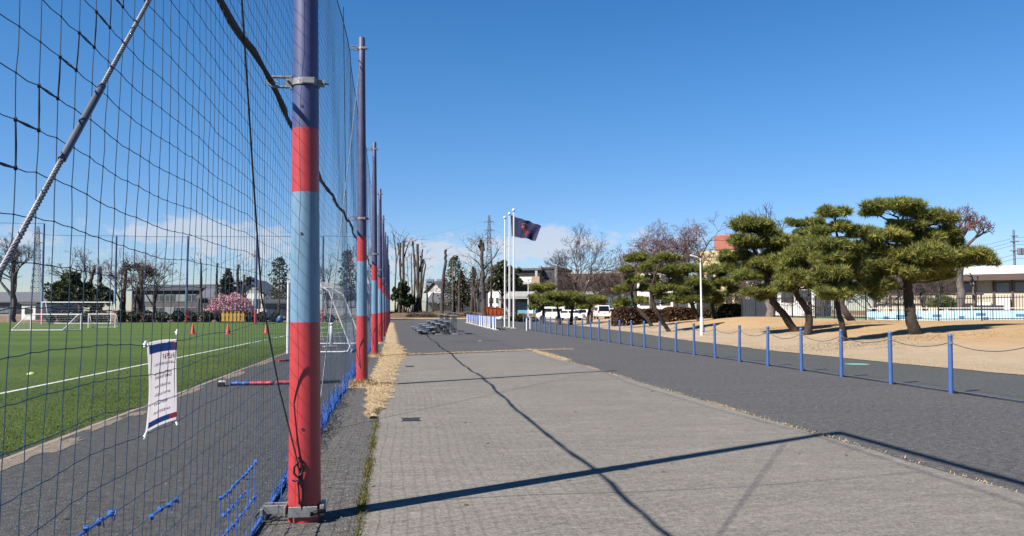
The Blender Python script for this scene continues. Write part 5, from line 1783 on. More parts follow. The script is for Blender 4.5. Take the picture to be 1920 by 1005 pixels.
for (u, v, d, yaw, van, lab) in ((1128, 590, 112, -.10, True, 'white van seen from behind beside the rounded pine'), (1066, 592, 110, 1.1, False, 'white car half hidden behind the small pines'),
                                 (1035, 591, 114, 1.2, True, 'white van mostly hidden behind the left small pines'), (1147, 588, 122, -.2, False, 'small white car right of the white van'),
                                 (1091, 591, 112, -.2, False, 'silver-white car between the small pine trunks')):
    p = at(u, 592, d); p[2] = ground(p) + .06
    car(lab, p, yaw, van)
# ---------------------------------------------------------------- foliage tools
def ball(n, lo=0.55):
    D = RNG.normal(size=(n, 3)); D /= np.linalg.norm(D, axis=1)[:, None]
    return D, D * (RNG.uniform(lo, 1, n) ** .6)[:, None]


def tufts(P, D, L, w, k, c0, c1, brown=.04):
    """needle tufts: k thin triangles from each point, fanning round direction D"""
    n = len(P)
    PP = np.repeat(P, k, 0)
    dd = np.repeat(D, k, 0) * .75 + RNG.normal(0, .55, (n * k, 3))
    dd /= np.linalg.norm(dd, axis=1)[:, None]
    s = np.cross(dd, RNG.normal(size=(n * k, 3))); s /= np.linalg.norm(s, axis=1)[:, None]
    l = RNG.uniform(L * .6, L * 1.25, (n * k, 1))
    V = np.stack([PP - s * w, PP + s * w, PP + dd * l], 1).reshape(-1, 3)
    F = np.arange(len(V)).reshape(-1, 3)
    m = RNG.uniform(0, 1, (n, 1)) ** 1.2
    t = np.array(c0) * (1 - m) + np.array(c1) * m
    b = RNG.uniform(0, 1, n) < brown
    t[b] = np.array((.16, .10, .045)) * RNG.uniform(.6, 1.2, (b.sum(), 1))
    return V, F, np.repeat(np.repeat(t, k, 0) * RNG.uniform(.8, 1.2, (n * k, 1)), 3, 0)


def cards(P, size, c0, c1, aspect=.55):
    n = len(P)
    a = RNG.normal(size=(n, 3)); a /= np.linalg.norm(a, axis=1)[:, None]
    b = np.cross(a, RNG.normal(size=(n, 3))); b /= np.linalg.norm(b, axis=1)[:, None]
    l = RNG.uniform(size * .6, size * 1.3, (n, 1))
    V = np.stack([P - a * l, P + b * l * aspect, P + a * l, P - b * l * aspect], 1).reshape(-1, 3)
    F = np.arange(4 * n).reshape(-1, 4)
    m = RNG.uniform(0, 1, (n, 1))
    t = (np.array(c0) * (1 - m) + np.array(c1) * m) * RNG.uniform(.75, 1.25, (n, 1))
    return V, F, np.repeat(t, 4, 0)


G_DARK, G_MID, G_YEL = (.075, .100, .030), (.190, .235, .062), (.400, .370, .085)


def pad_geo(c, rx, ry, rz, dens=1.0, L=.2, w=.016, yel=.5):
    """one cloud of a pruned pine: several flattened clumps full of needle tufts"""
    c = np.array(c)
    rx, ry, rz = rx * 1.03, ry * 1.03, rz * 1.10
    nsub = max(5, int(6 + rx * 6))
    Vs, Fs, Ts, o = [], [], [], 0
    for k in range(nsub):
        a = RNG.uniform(0, 2 * math.pi); r = math.sqrt(RNG.uniform(0, 1)) * .80
        f = RNG.uniform(.30, .48)
        cc = c + np.array([math.cos(a) * r * rx, math.sin(a) * r * ry, rz * (.55 * (1 - r * r) - .12 + RNG.normal(0, .14))])
        sx = rx * f; sz = max(rz * RNG.uniform(.34, .58), .12)
        n = int(dens * 150 * (sx * sx + 1.1 * sx * sz) * 2.2 / (L / .2) ** 1.2) + 22
        D, Q = ball(n, .35)
        Q[:, 2] = np.where(Q[:, 2] < 0, Q[:, 2] * .45, Q[:, 2])
        Q = Q * RNG.uniform(.65, 1.28, (n, 1))
        P = cc + Q * np.array([sx, sx * ry / rx, sz])
        D = D + np.array([0, 0, .65]); D /= np.linalg.norm(D, axis=1)[:, None]
        yy_ = yel * RNG.uniform(.4, 1.3)
        c1 = np.array(G_MID) * (1 - yy_) + np.array(G_YEL) * yy_
        V, F, T = tufts(P, D, L * 1.12, w * 1.2, 6, np.array(G_DARK) * .6 + np.array(G_MID) * .4, c1 * 2.35, .06)
        Vs.append(V); Fs.append(F + o); Ts.append(T); o += len(V)
    return np.concatenate(Vs), np.concatenate(Fs), np.concatenate(Ts)


def wob(A, B, n, amp):
    q = np.linspace(0, 1, n)[:, None]
    P = A + (B - A) * q
    P[1:-1] += RNG.normal(0, amp, (n - 2, 3))
    return P


def pine(label, base_uv, trunk_uv, pads, r0, d=None, dens=1.0, L=.2, w=.016, group='pruned pines on the lawn', yel=.5, name='pine_tree', spread=1.0):
    """trunk as pixel path from the base up (measured), pads (u, v, half width, half height, depth shift in half widths)"""
    if d is None: p, d = hit(*base_uv)
    else:
        p = at(base_uv[0], base_uv[1], d); p[2] = ground(p)
    t = thing(name, label, 'tree', p, group)
    s = d / FPX
    tp = [p + np.array([0, 0, -.15]), p]
    dsh = 0.0
    for u, v in trunk_uv:
        dsh += RNG.uniform(-.25, .25)
        tp.append(at(u, v, d + dsh))
    tp = np.array(tp)
    # densify
    q = np.linspace(0, len(tp) - 1, (len(tp) - 1) * 4 + 1)
    T = np.stack([np.interp(q, np.arange(len(tp)), tp[:, i]) for i in range(3)], 1)
    T[2:-1] = (T[1:-2] + T[2:-1] * 2 + T[3:]) / 4
    T[3:-1] += RNG.normal(0, r0 * .07, T[3:-1].shape)
    rr = r0 * np.interp(np.linspace(0, 1, len(T)), [0, .06, .18, .7, 1], [1.5, 1.16, 1.0, .62, .30])
    MB().tube(T, rr * RNG.uniform(.95, 1.06, len(T)), 10).build('trunk', 'bark_pine', t, smooth=True)
    more = []
    for (u, v, hx, hz, k) in pads:
        more.append((u, v, hx, hz, k))
        for _ in range(0 if hx < 20 else (1 if hx < 40 else 3)):
            sg = RNG.choice([-1, 1])
            more.append((u + sg * hx * RNG.uniform(.25, .8), v + hz * RNG.uniform(-.35, 1.0), hx * RNG.uniform(.34, .52), hz * RNG.uniform(.5, .85), k + RNG.uniform(-.8, .8)))
    for (u, v, hx, hz, k) in more:
        rx, rz = hx * s, hz * s
        c = at(u, v, d + k * rx * spread)
        ry = rx * RNG.uniform(.75, 1.0)
        V, F, Tn = pad_geo(c, rx, ry, rz, dens, L, w, yel * RNG.uniform(.7, 1.3))
        put('needle_pad', V, F, 'needles', t, tint=Tn)
        # limb from the trunk to the pad, forking under it
        j = np.argmin(np.linalg.norm((T - c) * np.array([1, 1, 1.6]) + np.array([0, 0, .25 * rx]), axis=1))
        j = max(j, len(T) // 4)
        A = T[j]; B = c + np.array([0, 0, -rz * .35])
        P = wob(A, B, 5, .05 * rx + .02)
        rl = max(.028, min(rr[j] * .62, .03 + rx * .045))
        mb = MB().tube(P, np.linspace(rl, rl * .55, 5), 6)
        for q_ in range(int(4 + rx * 3)):
            a = RNG.uniform(0, 2 * math.pi); f = RNG.uniform(.4, .8)
            E_ = c + np.array([math.cos(a) * rx * f, math.sin(a) * ry * f, -rz * .12])
            mb.tube(wob(P[RNG.integers(2, 5)], E_, 4, .03 * rx), np.linspace(rl * .5, rl * .18, 4), 4)
        mb.build('limb', 'bark_pine', t, smooth=True)
    return t, d


# the pines along the lawn, left to right
pine('leaning pine at the left end of the tree group, trunk bent to the left', (1223, 612), [(1208, 592), (1188, 571), (1184, 550), (1190, 525)],
     [(1173, 508, 17, 9, 0), (1188, 527, 18, 11, -.4), (1166, 544, 15, 11, .2), (1165, 570, 16, 12, -.3), (1202, 565, 13, 8, -.5), (1196, 487, 24, 13, .4), (1211, 543, 15, 10, .4)], .17, dens=.95, L=.24, w=.022, yel=.55)
pine('pine with a pale curved trunk beside the leaning one, green pads on its right', (1255, 622), [(1243, 605), (1231, 584), (1222, 560), (1221, 540), (1228, 515), (1236, 495)],
     [(1245, 489, 26, 13, .2), (1213, 505, 17, 12, -.3), (1252, 512, 26, 13, -.2), (1245, 543, 24, 12, -.5), (1252, 562, 27, 12, -.3), (1222, 527, 16, 10, .3), (1268, 530, 18, 11, .5)], .15, dens=1.0, L=.18, w=.017, yel=.45)
pine('dark pine with a leaning black trunk just left of the white lamp post', (1312, 601), [(1302, 582), (1293, 557), (1287, 535), (1290, 510)],
     [(1293, 507, 25, 12, 0), (1296, 531, 26, 12, -.3), (1283, 547, 20, 10, -.2), (1316, 545, 19, 10, .3), (1272, 515, 17, 11, .4), (1308, 562, 22, 10, -.4), (1280, 566, 16, 9, 0)], .22, d=66, dens=1.0, L=.26, w=.024, yel=.30)
pine('small dark pine right of the white lamp post before the olive hedge', (1342, 596), [(1336, 578), (1335, 560), (1340, 535), (1346, 515)],
     [(1338, 510, 22, 10, 0), (1353, 531, 28, 10, -.2), (1344, 554, 25, 8, -.3), (1334, 564, 20, 9, .2), (1368, 508, 15, 9, .3), (1376, 546, 12, 9, .3)], .17, d=68, dens=.95, L=.26, w=.024, yel=.35)
pine('tall domed pine with a slanting trunk, left of the three largest', (1491, 614), [(1470, 590), (1449, 566), (1440, 545), (1438, 520), (1424, 495), (1413, 468), (1409, 440)],
     [(1414, 427, 46, 15, 0), (1391, 458, 36, 15, -.3), (1453, 458, 37, 18, .2), (1382, 482, 28, 13, .3), (1434, 500, 46, 18, -.3), (1402, 520, 26, 15, -.5), (1424, 551, 34, 13, -.5), (1452, 478, 24, 14, .6), (1466, 510, 26, 16, .3), (1370, 505, 18, 12, .6)], .21, d=43, dens=1.05, L=.24, w=.018, yel=.5)
pine('broad pine with a curved dark trunk in the middle of the large pines', (1514, 621), [(1518, 603), (1515, 582), (1503, 566), (1492, 551), (1496, 525), (1510, 495), (1530, 470)],
     [(1508, 488, 38, 30, -.2), (1498, 530, 44, 21, -.4), (1530, 476, 28, 20, .3), (1549, 459, 32, 12, .1), (1490, 508, 28, 18, .4), (1528, 525, 30, 20, .4), (1470, 540, 20, 14, -.2), (1516, 455, 24, 12, .4)], .20, d=40, dens=1.05, L=.24, w=.018, yel=.55)
pine('slim upright pine with a small flat top above the others', (1579, 650), [(1583, 634), (1580, 612), (1573, 590), (1570, 566), (1568, 530), (1567, 494), (1571, 455), (1566, 414)],
     [(1568, 487, 26, 14, -.6), (1564, 401, 28, 11, 0), (1583, 431, 29, 14, .2), (1560, 463, 34, 14, -.2), (1596, 500, 38, 26, .3), (1563, 515, 40, 20, -.4), (1562, 554, 37, 15, -.5), (1592, 470, 26, 16, .5), (1588, 545, 26, 18, .6), (1540, 436, 18, 10, .5)], .135, d=33.5, dens=1.05, L=.22, w=.016, yel=.45)
pine('largest pine with spreading layered crown and a thick dark trunk, rightmost', (1718, 635), [(1712, 612), (1706, 588), (1704, 563), (1702, 539), (1697, 509), (1694, 475), (1694, 446), (1686, 415)],
     [(1673, 391, 55, 15, 0), (1757, 414, 35, 22, .1), (1702, 428, 32, 12, -.3), (1617, 441, 29, 15, -.1), (1660, 447, 38, 12, -.5), (1738, 447, 44, 13, .5), (1772, 462, 32, 12, .6), (1700, 487, 78, 27, -.15), (1745, 512, 36, 14, .4),
      (1812, 482, 42, 16, .1), (1848, 491, 26, 12, 0), (1650, 537, 28, 16, -.4), (1655, 505, 36, 18, .4), (1632, 470, 30, 14, .6), (1690, 512, 50, 12, -.4), (1778, 440, 20, 14, .4)], .255, d=34.5, dens=1.05, L=.23, w=.016, yel=.6)
pine('background pine with a leaning trunk between the slim and the largest pine', (1597, 606), [(1587, 588), (1577, 569), (1582, 545), (1600, 520)],
     [(1610, 520, 34, 22, 0), (1630, 545, 26, 16, .2), (1600, 490, 26, 18, .4), (1638, 500, 24, 16, .3)], .24, d=50, dens=.9, L=.3, w=.024, yel=.35)
pine('thin open pine rising behind the domed and the slim pine', (1520, 598), [(1518, 560), (1517, 520), (1518, 480), (1517, 440), (1515, 418)],
     [(1500, 421, 16, 8, 0), (1528, 418, 18, 9, .2), (1482, 420, 9, 9, 0), (1543, 428, 14, 8, 0), (1512, 437, 20, 7, -.2), (1495, 447, 15, 6, .2), (1535, 445, 16, 7, -.1)], .16, d=62, dens=.55, L=.28, w=.024, yel=.45)
pine('low dark pine bush standing behind the black fence right of the largest trunk', (1762, 592), [(1762, 584), (1764, 572)],
     [(1766, 566, 20, 8, 0), (1750, 574, 12, 6, .2), (1782, 575, 11, 6, -.2)], .10, d=55, dens=.8, L=.24, w=.02, yel=.2)

un = []
for (u, v) in ((1718, 635), (1579, 650), (1514, 621), (1491, 614), (1255, 622), (1223, 612), (1600, 606)):
    p, d = hit(u, v)
    k_ = 900
    q = p[:2] + RNG.normal(0, 1.5, (k_, 2)) * np.array([1.2, .9])
    un.append(np.stack([q[:, 0], q[:, 1], height(q[:, 0], q[:, 1]) + .014], 1))
blades('needle_litter', np.concatenate(un), (0.06, 0.16), [(.16, .10, .05), (.24, .16, .08), (.10, .065, .035)], w=0.012, flat=0.9)

# small pines before the clubhouse
GP = 'small pruned pines before the clubhouse'
pine('small two-tiered pine at the left of the small pines', (1019, 594), [(1019, 582), (1017, 565), (1016, 550)], [(1016, 541, 21, 8, 0), (1008, 562, 19, 9, -.3), (1028, 566, 13, 7, .3), (1000, 575, 12, 6, .2)], .22, d=92, dens=.8, L=.32, w=.036, group=GP, yel=.5)
pine('small umbrella pine with a forked trunk, second of the small pines', (1048, 603), [(1048, 592), (1046, 580), (1044, 566)], [(1043, 557, 22, 8, 0), (1030, 567, 14, 6, -.3), (1056, 566, 15, 7, .3), (1042, 572, 16, 5, -.4)], .22, d=83, dens=.85, L=.30, w=.034, group=GP, yel=.42)
pine('small umbrella pine with a dense rounded crown, third of the small pines', (1071, 601), [(1072, 590), (1073, 578), (1074, 568)], [(1075, 558, 22, 9, 0), (1066, 570, 14, 6, -.3), (1086, 568, 15, 7, .3)], .22, d=85, dens=.85, L=.30, w=.034, group=GP, yel=.42)
pine('small spreading pine beside the white van, fourth of the small pines', (1102, 599), [(1103, 589), (1106, 578), (1110, 570)], [(1112, 563, 24, 7, 0), (1098, 568, 14, 7, -.3), (1125, 567, 14, 6, .2)], .20, d=88, dens=.85, L=.30, w=.034, group=GP, yel=.48)
pine('short pine stem leaning behind the fourth small pine', (1108, 598), [(1110, 588), (1104, 578)], [(1098, 577, 12, 6, 0), (1090, 574, 10, 5, .3)], .2, d=90, dens=.8, L=.30, w=.034, group=GP, yel=.4)


# ---------------------------------------------------------------- shrubs and hedges
def shrub(name, label, c, rx, ry, rz, n, size, c0, c1, cat='shrub', group=None, boxy=False, stem=True, mat='leaves'):
    t = thing(name, label, cat, (c[0], c[1], c[2]), group)
    if boxy:
        # leafy surface of a clipped hedge: points near its faces plus some inside
        Q = RNG.uniform(-1, 1, (n, 3)); ax = RNG.integers(0, 3, n)
        sgn = RNG.choice([-1, 1], n)
        Q[np.arange(n), ax] = sgn * RNG.uniform(.82, 1.03, n)
        Q[:, 2] = np.abs(Q[:, 2] * 1.0) * 1.0
        edge = 1 - .10 * (np.abs(Q[:, 0]) ** 6 + np.abs(Q[:, 2]) ** 6)
        Q = Q * edge[:, None]
        Q[:, 2] += .05 * np.sin(Q[:, 0] * 9)
    else:
        D, Q = ball(n, .6)
        Q[:, 2] = Q[:, 2] * .5 + .5
        Q[:, :2] *= (1 + .14 * np.sin(Q[:, 2:3] * 9 + Q[:, :2] * 5))
    P = np.array(c) + Q * np.array([rx, ry, rz])
    V, F, T = cards(P, size, c0, c1)
    put('foliage', V, F, mat, t, tint=T)
    if stem:
        mb = MB()
        for k in range(6):
            a = RNG.uniform(0, 2 * math.pi); b = np.array(c) + np.array([math.cos(a) * rx * .5, math.sin(a) * ry * .5, 0])
            mb.tube(wob(np.array(c, float) + np.array([RNG.normal(0, .1 * rx), 0, -.05]), b + np.array([0, 0, rz * .75]), 4, .04), .02 + .01 * rz, 4)
        mb.build('stem', 'bark_brown', t)
    return t


def pxz(u, d):
    p = at(u, 600, d); p[2] = ground(p)
    return p


RB0, RB1 = (.055, .028, .014), (.155, .070, .030)
for k, (u, v0, hw, h, d, c0, c1, lab) in enumerate(((1175, 575, 27, 33, 74, (.05, .025, .016), (.13, .062, .036), 'reddish brown clipped hedge at the left end of the pine group'), (1222, 578, 22, 28, 75, (.06, .03, .014), (.17, .08, .035), 'brown rounded hedge behind the two leaning trunks'),
                                                    (1272, 575, 30, 32, 74, (.055, .028, .014), (.165, .078, .034), 'rust brown hedge under the dark pine'), (1330, 580, 22, 26, 76, (.06, .045, .02), (.13, .085, .03), 'dull brown hedge right of the lamp post'))):
    p = pxz(u, d)
    z1 = at(u, v0, d)[2]
    shrub('clipped_hedge', lab, (p[0], p[1], p[2] - .1), hw * d / FPX, 1.1, z1 - p[2] + .1, 4200, .13, c0, c1, 'hedge', 'brown hedges behind the pines', boxy=True)
p = pxz(1367, 70)
shrub('clipped_hedge', 'olive green hedge ending at the dark board fence', (p[0], p[1], p[2] - .1), 27 * 70 / FPX, 1.2, at(1367, 567, 70)[2] - p[2], 3600, .15, (.03, .035, .012), (.12, .11, .03), 'hedge', None, boxy=True)
p = pxz(978, 104)
shrub('round_shrub', 'round olive shrub before the clubhouse beside the flagpoles', (p[0], p[1], p[2] - .1), 12 * 104 / FPX, .8, 16 * 104 / FPX, 900, .16, (.03, .045, .012), (.13, .14, .035))
p = pxz(963, 108)
shrub('round_shrub', 'dark green shrub behind the flagpole bases', (p[0], p[1], p[2] - .1), 10 * 108 / FPX, .8, 17 * 108 / FPX, 900, .16, (.015, .03, .012), (.05, .08, .025))
p = pxz(1000, 106)
shrub('round_shrub', 'low yellow-green shrub right of the round olive one', (p[0], p[1], p[2] - .1), 9 * 106 / FPX, .7, 10 * 106 / FPX, 500, .15, (.05, .06, .015), (.15, .14, .04))
# hedge plants along the far end of the pitch
HC = [(95, 22, 9), (118, 24, 12), (141, 23, 14), (165, 22, 12), (190, 24, 15), (226, 25, 10), (250, 22, 12), (277, 24, 13), (305, 21, 14), (333, 24, 13), (360, 22, 11), (388, 23, 12), (415, 20, 12), (470, 20, 13), (492, 22, 12), (516, 19, 12), (545, 20, 10), (618, 16, 10), (650, 18, 11), (682, 16, 10)]
for k, (u, h, hw) in enumerate(HC):
    p = at(u, 602, 102.5); p[2] = -.1
    green = k % 3 != 1
    shrub('hedge_plant', '%s hedge plant behind the far end of the pitch, %s' % (['dark green', 'brownish', 'olive'][k % 3], 'counted %s from the left' % ORD[k].replace('nearest', 'first')), p, hw * 102 / FPX, .8, h * 102 / FPX, 520, .17,
          (.02, .03, .012) if green else (.06, .04, .025), (.075, .085, .03) if green else (.15, .105, .06), 'hedge', 'hedge plants behind the pitch')


# ---------------------------------------------------------------- bare trees
def bare(name, label, base, h, r0, spread=.55, levels=5, first=.28, up=.35, mat='bark_grey', twig='twig_brown', group=None, seed=1, lean=0.0, kids=(3, 4), shape=1.0, twig_r=.010, trunk_top=None, lenf=.62):
    rnd = np.random.default_rng(seed)
    base = np.array(base, float)
    t = thing(name, label, 'tree', base, group)
    limbs, P0, P1, R0, R1 = MB(), [], [], [], []
    ht = h * first
    tr = wob(base + np.array([0, 0, -.2]), base + np.array([lean * ht, 0, ht]), 6, r0 * .25)
    MB().tube(tr, np.array([1.5, 1.12, 1, .92, .86, .8]) * r0, 9).build('trunk', mat, t, smooth=True)

    def grow(p, d, L, r, lv):
        n = 3 if lv > 1 else 2
        pts = [p]
        dd = d.copy()
        for k in range(n):
            dd = dd + rnd.normal(0, .14, 3) + np.array([0, 0, up * .10])
            dd /= np.linalg.norm(dd)
            pts.append(pts[-1] + dd * L / n)
        rr = np.linspace(r, r * .62, n + 1)
        if lv >= levels - 2:
            limbs.tube(np.array(pts), rr, 6 if lv == levels else 5, False)
        else:
            for k in range(n):
                P0.append(pts[k]); P1.append(pts[k + 1]); R0.append(rr[k]); R1.append(rr[k + 1])
        if lv <= 0: return
        nk = int(rnd.integers(kids[0], kids[1] + 1))
        for c in range(nk):
            a = rnd.uniform(0, 2 * math.pi)
            ref = np.cross(dd, [0, 0, 1.0]) if abs(dd[2]) < .95 else np.array([1., 0, 0])
            ref /= np.linalg.norm(ref); bi = np.cross(dd, ref)
            sp = spread * rnd.uniform(.6, 1.35)
            nd = dd * math.cos(sp) + (ref * math.cos(a) + bi * math.sin(a)) * math.sin(sp)
            nd = nd + np.array([0, 0, up * rnd.uniform(.2, 1.0)]) * .6
            nd[:2] *= shape
            nd /= np.linalg.norm(nd)
            f = 1.0 if c == 0 else rnd.uniform(.45, 1)
            st = pts[-1] if c < 2 else pts[int(rnd.integers(1, len(pts)))]
            grow(st, nd, L * lenf * rnd.uniform(.8, 1.2), max(r * .60, twig_r * (.6 + .25 * lv)), lv - 1)

    n0 = kids[1] + 1
    L0 = h * (1 - first) * .42
    for k in range(n0):
        a = 2 * math.pi * k / n0 + rnd.uniform(-.4, .4)
        sp = spread * rnd.uniform(.5, 1.15) if k else .08
        d = np.array([math.cos(a) * math.sin(sp) * shape, math.sin(a) * math.sin(sp), math.cos(sp)])
        grow(tr[-1] - np.array([0, 0, rnd.uniform(0, .25) * ht * (k > 0)]), d, L0 * rnd.uniform(.8, 1.15), r0 * .55, levels)
    limbs.build('limb', mat, t, smooth=True)
    V, F = prisms(P0, P1, R0, R1, 3)
    tag(put('twig', V, F, twig, t), kind='stuff')
    return t


GB = 'bare trees'
b1 = pxz(1088, 126); bare('bare_tree', 'large bare spreading tree standing before the brown hall', b1, 11.0, .28, .66, 6, .22, .38, 'bark_brown', 'twig_brown', seed=3, kids=(3, 3), twig_r=.018, lenf=.68)
for k, (u, d, h, lab, sd) in enumerate(((1222, 92, 11.0, 'reddish bare cherry tree, left one above the rounded pines', 5), (1268, 94, 11.2, 'reddish bare cherry tree in the middle above the pines', 6), (1318, 96, 11.4, 'reddish bare cherry tree before the yellow building', 7))):
    bare('cherry_tree', lab, pxz(u, d), h * .92, .24, .88, 6, .42, .26, 'bark_brown', 'twig_red', 'bare cherry trees', seed=sd, kids=(3, 3), shape=1.3, twig_r=.017, lenf=.70)
for k, (u, d, h, lab, sd) in enumerate(((1060, 140, 7.2, 'low brown bare tree at the left of the brown hall', 11), (1132, 138, 7.4, 'low brown bare tree right of the large bare one', 12), (1168, 136, 7.6, 'low brown bare tree at the right end of the hall', 13), (1105, 142, 7.0, 'low brown bare tree in front of the middle of the hall', 14))):
    bare('bare_tree', lab, pxz(u, d), h, .16, .75, 5, .25, .35, 'bark_brown', 'twig_brown', GB, seed=sd, kids=(3, 4), twig_r=.02, lenf=.68)
for k, (u, d, h, lab) in enumerate(((1420, 72, 4.6, 'tangle of bare twigs behind the domed pine'), (1545, 68, 4.8, 'tangle of bare twigs behind the slim pine'), (1640, 66, 4.4, 'tangle of bare twigs left of the largest trunk'), (1735, 66, 4.0, 'tangle of bare twigs right of the largest trunk'), (1372, 78, 4.4, 'tangle of bare twigs over the olive hedge'))):
    bare('bare_tree', lab, pxz(u, d), h, .10, .85, 5, .14, .30, 'bark_brown', 'twig_brown', GB, seed=60 + k, kids=(3, 4), twig_r=.013, lenf=.66)
# pollard with a fan of twigs behind the largest pine
bp = pxz(1803, 62)
bare('pollard_tree', 'grey pollard with a round fan of pinkish twigs behind the largest pine', bp, 9.0, .30, .85, 5, .60, .5, 'bark_grey', 'twig_red', seed=21, kids=(3, 4), twig_r=.010, lenf=.60)
bare('bare_tree', 'small pale-barked tree with stubby forks before the cream building', pxz(1829, 64), 4.6, .16, .7, 3, .55, .3, 'bark_pale', 'twig_brown', seed=22, kids=(2, 2), twig_r=.03, lenf=.5)
bare('bare_tree', 'thin bare tree between the largest pine and the cream building', pxz(1768, 62), 5.0, .07, .6, 5, .25, .3, 'bark_brown', 'twig_brown', seed=23, kids=(2, 3), twig_r=.012, lenf=.68)
bare('bare_tree', 'grey straight trunk standing at the corner of the board fence', pxz(1443, 60), 7.5, .26, .55, 5, .45, .4, 'bark_pale', 'twig_brown', seed=24, kids=(2, 3), twig_r=.012, lenf=.66)
# left, beyond the pitch
bare('bare_tree', 'large pale-barked bare tree at the far left beyond the pitch', at(22, 602, 104) * np.array([1, 1, 0]), 10.0, .40, .66, 6, .36, .36, 'bark_pale', 'twig_brown', GB, seed=31, kids=(3, 3), twig_r=.014, lenf=.68)
bare('bare_tree', 'bare crown rising above the dark evergreens behind the far goal', at(150, 602, 112) * np.array([1, 1, 0]), 9.6, .30, .6, 6, .45, .35, 'bark_brown', 'twig_brown', GB, seed=32, kids=(2, 3), twig_r=.017, lenf=.68)
for k, (u, h, lab) in enumerate(((226, 7.4, 'reddish bare tree just right of the far goal'), (252, 8.4, 'bare tree with twisted limbs before the long dark building'), (288, 7.0, 'bare tree standing before the windows of the long dark building'))):
    bare('bare_tree', lab, at(u, 602, 106) * np.array([1, 1, 0]), h, .22, .62, 6, .34, .36, 'bark_brown', 'twig_red' if k == 0 else 'twig_brown', GB, seed=33 + k, kids=(2, 3), twig_r=.016, lenf=.68)
for k, (u, h, lab, d) in enumerate(((612, 8.0, 'bare tree seen between the nearest pole and the goal frame', 108), (672, 9.0, 'tall bare tree left of the second striped pole', 110), (694, 8.2, 'bare tree seen between the second and third striped poles', 112), (560, 7.6, 'bare tree hidden partly by the nearest striped pole', 108))):
    bare('bare_tree', lab, at(u, 602, d) * np.array([1, 1, 0]), h, .22, .42, 5, .35, .6, 'bark_grey', 'twig_brown', GB, seed=41 + k, kids=(2, 3), twig_r=.018, lenf=.68)


# pollarded stumps: stems given as measured paths
def pollard(label, d, stems, mat='bark_brown', group='pollarded dead trunks', twigs=0, seed=5, dz=0.0):
    rnd = np.random.default_rng(seed)
    u0, v0 = stems[0][0][0]
    p = at(u0, 590, d); p[2] = ground(p) + dz
    t = thing('pollarded_trunk', label, 'tree', p, group)
    P0, P1 = [], []
    for path, r in stems:
        pts = []
        for k, (u, v) in enumerate(path):
            q = at(u, v, d + rnd.uniform(-.4, .4) * (k > 0))
            if v >= 575 and k == 0: q[2] = ground(q) - .15
            pts.append(q)
        pts = np.array(pts)
        q = np.linspace(0, len(pts) - 1, (len(pts) - 1) * 4 + 1)
        T = np.stack([np.interp(q, np.arange(len(pts)), pts[:, i]) for i in range(3)], 1)
        T[1:-1] += rnd.normal(0, r * .13, T[1:-1].shape)
        rr = .86 * r * np.linspace(1.15, .66, len(T)) * rnd.uniform(.9, 1.1, len(T))
        rr[-1] *= 1.05
        MB().tube(T, rr, 9).build('stem', mat, t, smooth=False)
        for k in range(twigs * 2 + 2):
            j = rnd.integers(len(T) // 2, len(T)); a = T[j]
            dd = np.array([rnd.normal(), rnd.normal() * .4, abs(rnd.normal()) + .3]); dd /= np.linalg.norm(dd)
            L = rnd.uniform(.8, 2.6)
            b = a + dd * L * .5; c = b + (dd + rnd.normal(0, .3, 3)) * L * .5
            P0 += [a, b]; P1 += [b, c]
            for m in range(3):
                e = b + (c - b) * rnd.uniform(0, 1); P0.append(e); P1.append(e + (dd + rnd.normal(0, .6, 3)) * L * .3)
    if P0:
        V, F = prisms(P0, P1, np.full(len(P0), .022), np.full(len(P0), .010), 3)
        tag(put('twig', V, F, 'twig_brown', t), kind='stuff')
    return t


D1 = 133
pollard('clump of dead stems with forked cut tops at the left of the tree stumps', D1, [([(757, 592), (757, 560), (756, 520), (757, 452)], .30), ([(752, 592), (752, 540), (750, 490), (751, 455)], .22), ([(753, 500), (748, 470), (745, 456)], .14), ([(757, 485), (763, 465), (768, 452)], .13)], twigs=3, seed=51)
pollard('thin dark dead stem at the left edge of the stumps', D1, [([(741, 592), (741, 540), (743, 480), (738, 440)], .15), ([(742, 500), (748, 470), (747, 455)], .10)], 'bark_grey', twigs=3, seed=52)
pollard('slender pale bare stems between the two large clumps', D1 + 4, [([(770, 590), (766, 540), (763, 485)], .09), ([(773, 592), (772, 530), (771, 475)], .14)], 'bark_grey', twigs=4, seed=53)
pollard('thick multi-stemmed dead trunk with five cut tops', D1, [([(783, 590), (784, 540), (783, 500), (783, 458)], .36), ([(789, 590), (788, 545), (791, 505), (794, 494), (788, 480)], .24), ([(777, 575), (778, 520), (776, 480), (774, 452)], .20), ([(787, 510), (791, 480), (792, 467)], .18), ([(780, 500), (776, 475), (773, 455)], .16), ([(790, 560), (794, 520), (798, 497), (794, 486)], .16)], twigs=1, seed=54)
pollard('single leaning dead trunk with a blunt cut top', D1 - 3, [([(828, 592), (829, 560), (831, 520), (835, 490), (836, 468)], .34)], twigs=2, seed=55)
pollard('slim trunk under the drooping conifer', D1 + 2, [([(849, 592), (849, 545), (849, 500), (850, 486)], .16)], 'bark_grey', seed=56)
pollard('short double trunk between conifer and tall dead tree', D1 + 1, [([(884, 592), (886, 555), (887, 520), (886, 500)], .30), ([(892, 594), (890, 560), (888, 530)], .26), ([(888, 545), (895, 528), (902, 520)], .12), ([(886, 540), (878, 525), (872, 520)], .12)], twigs=6, seed=57)
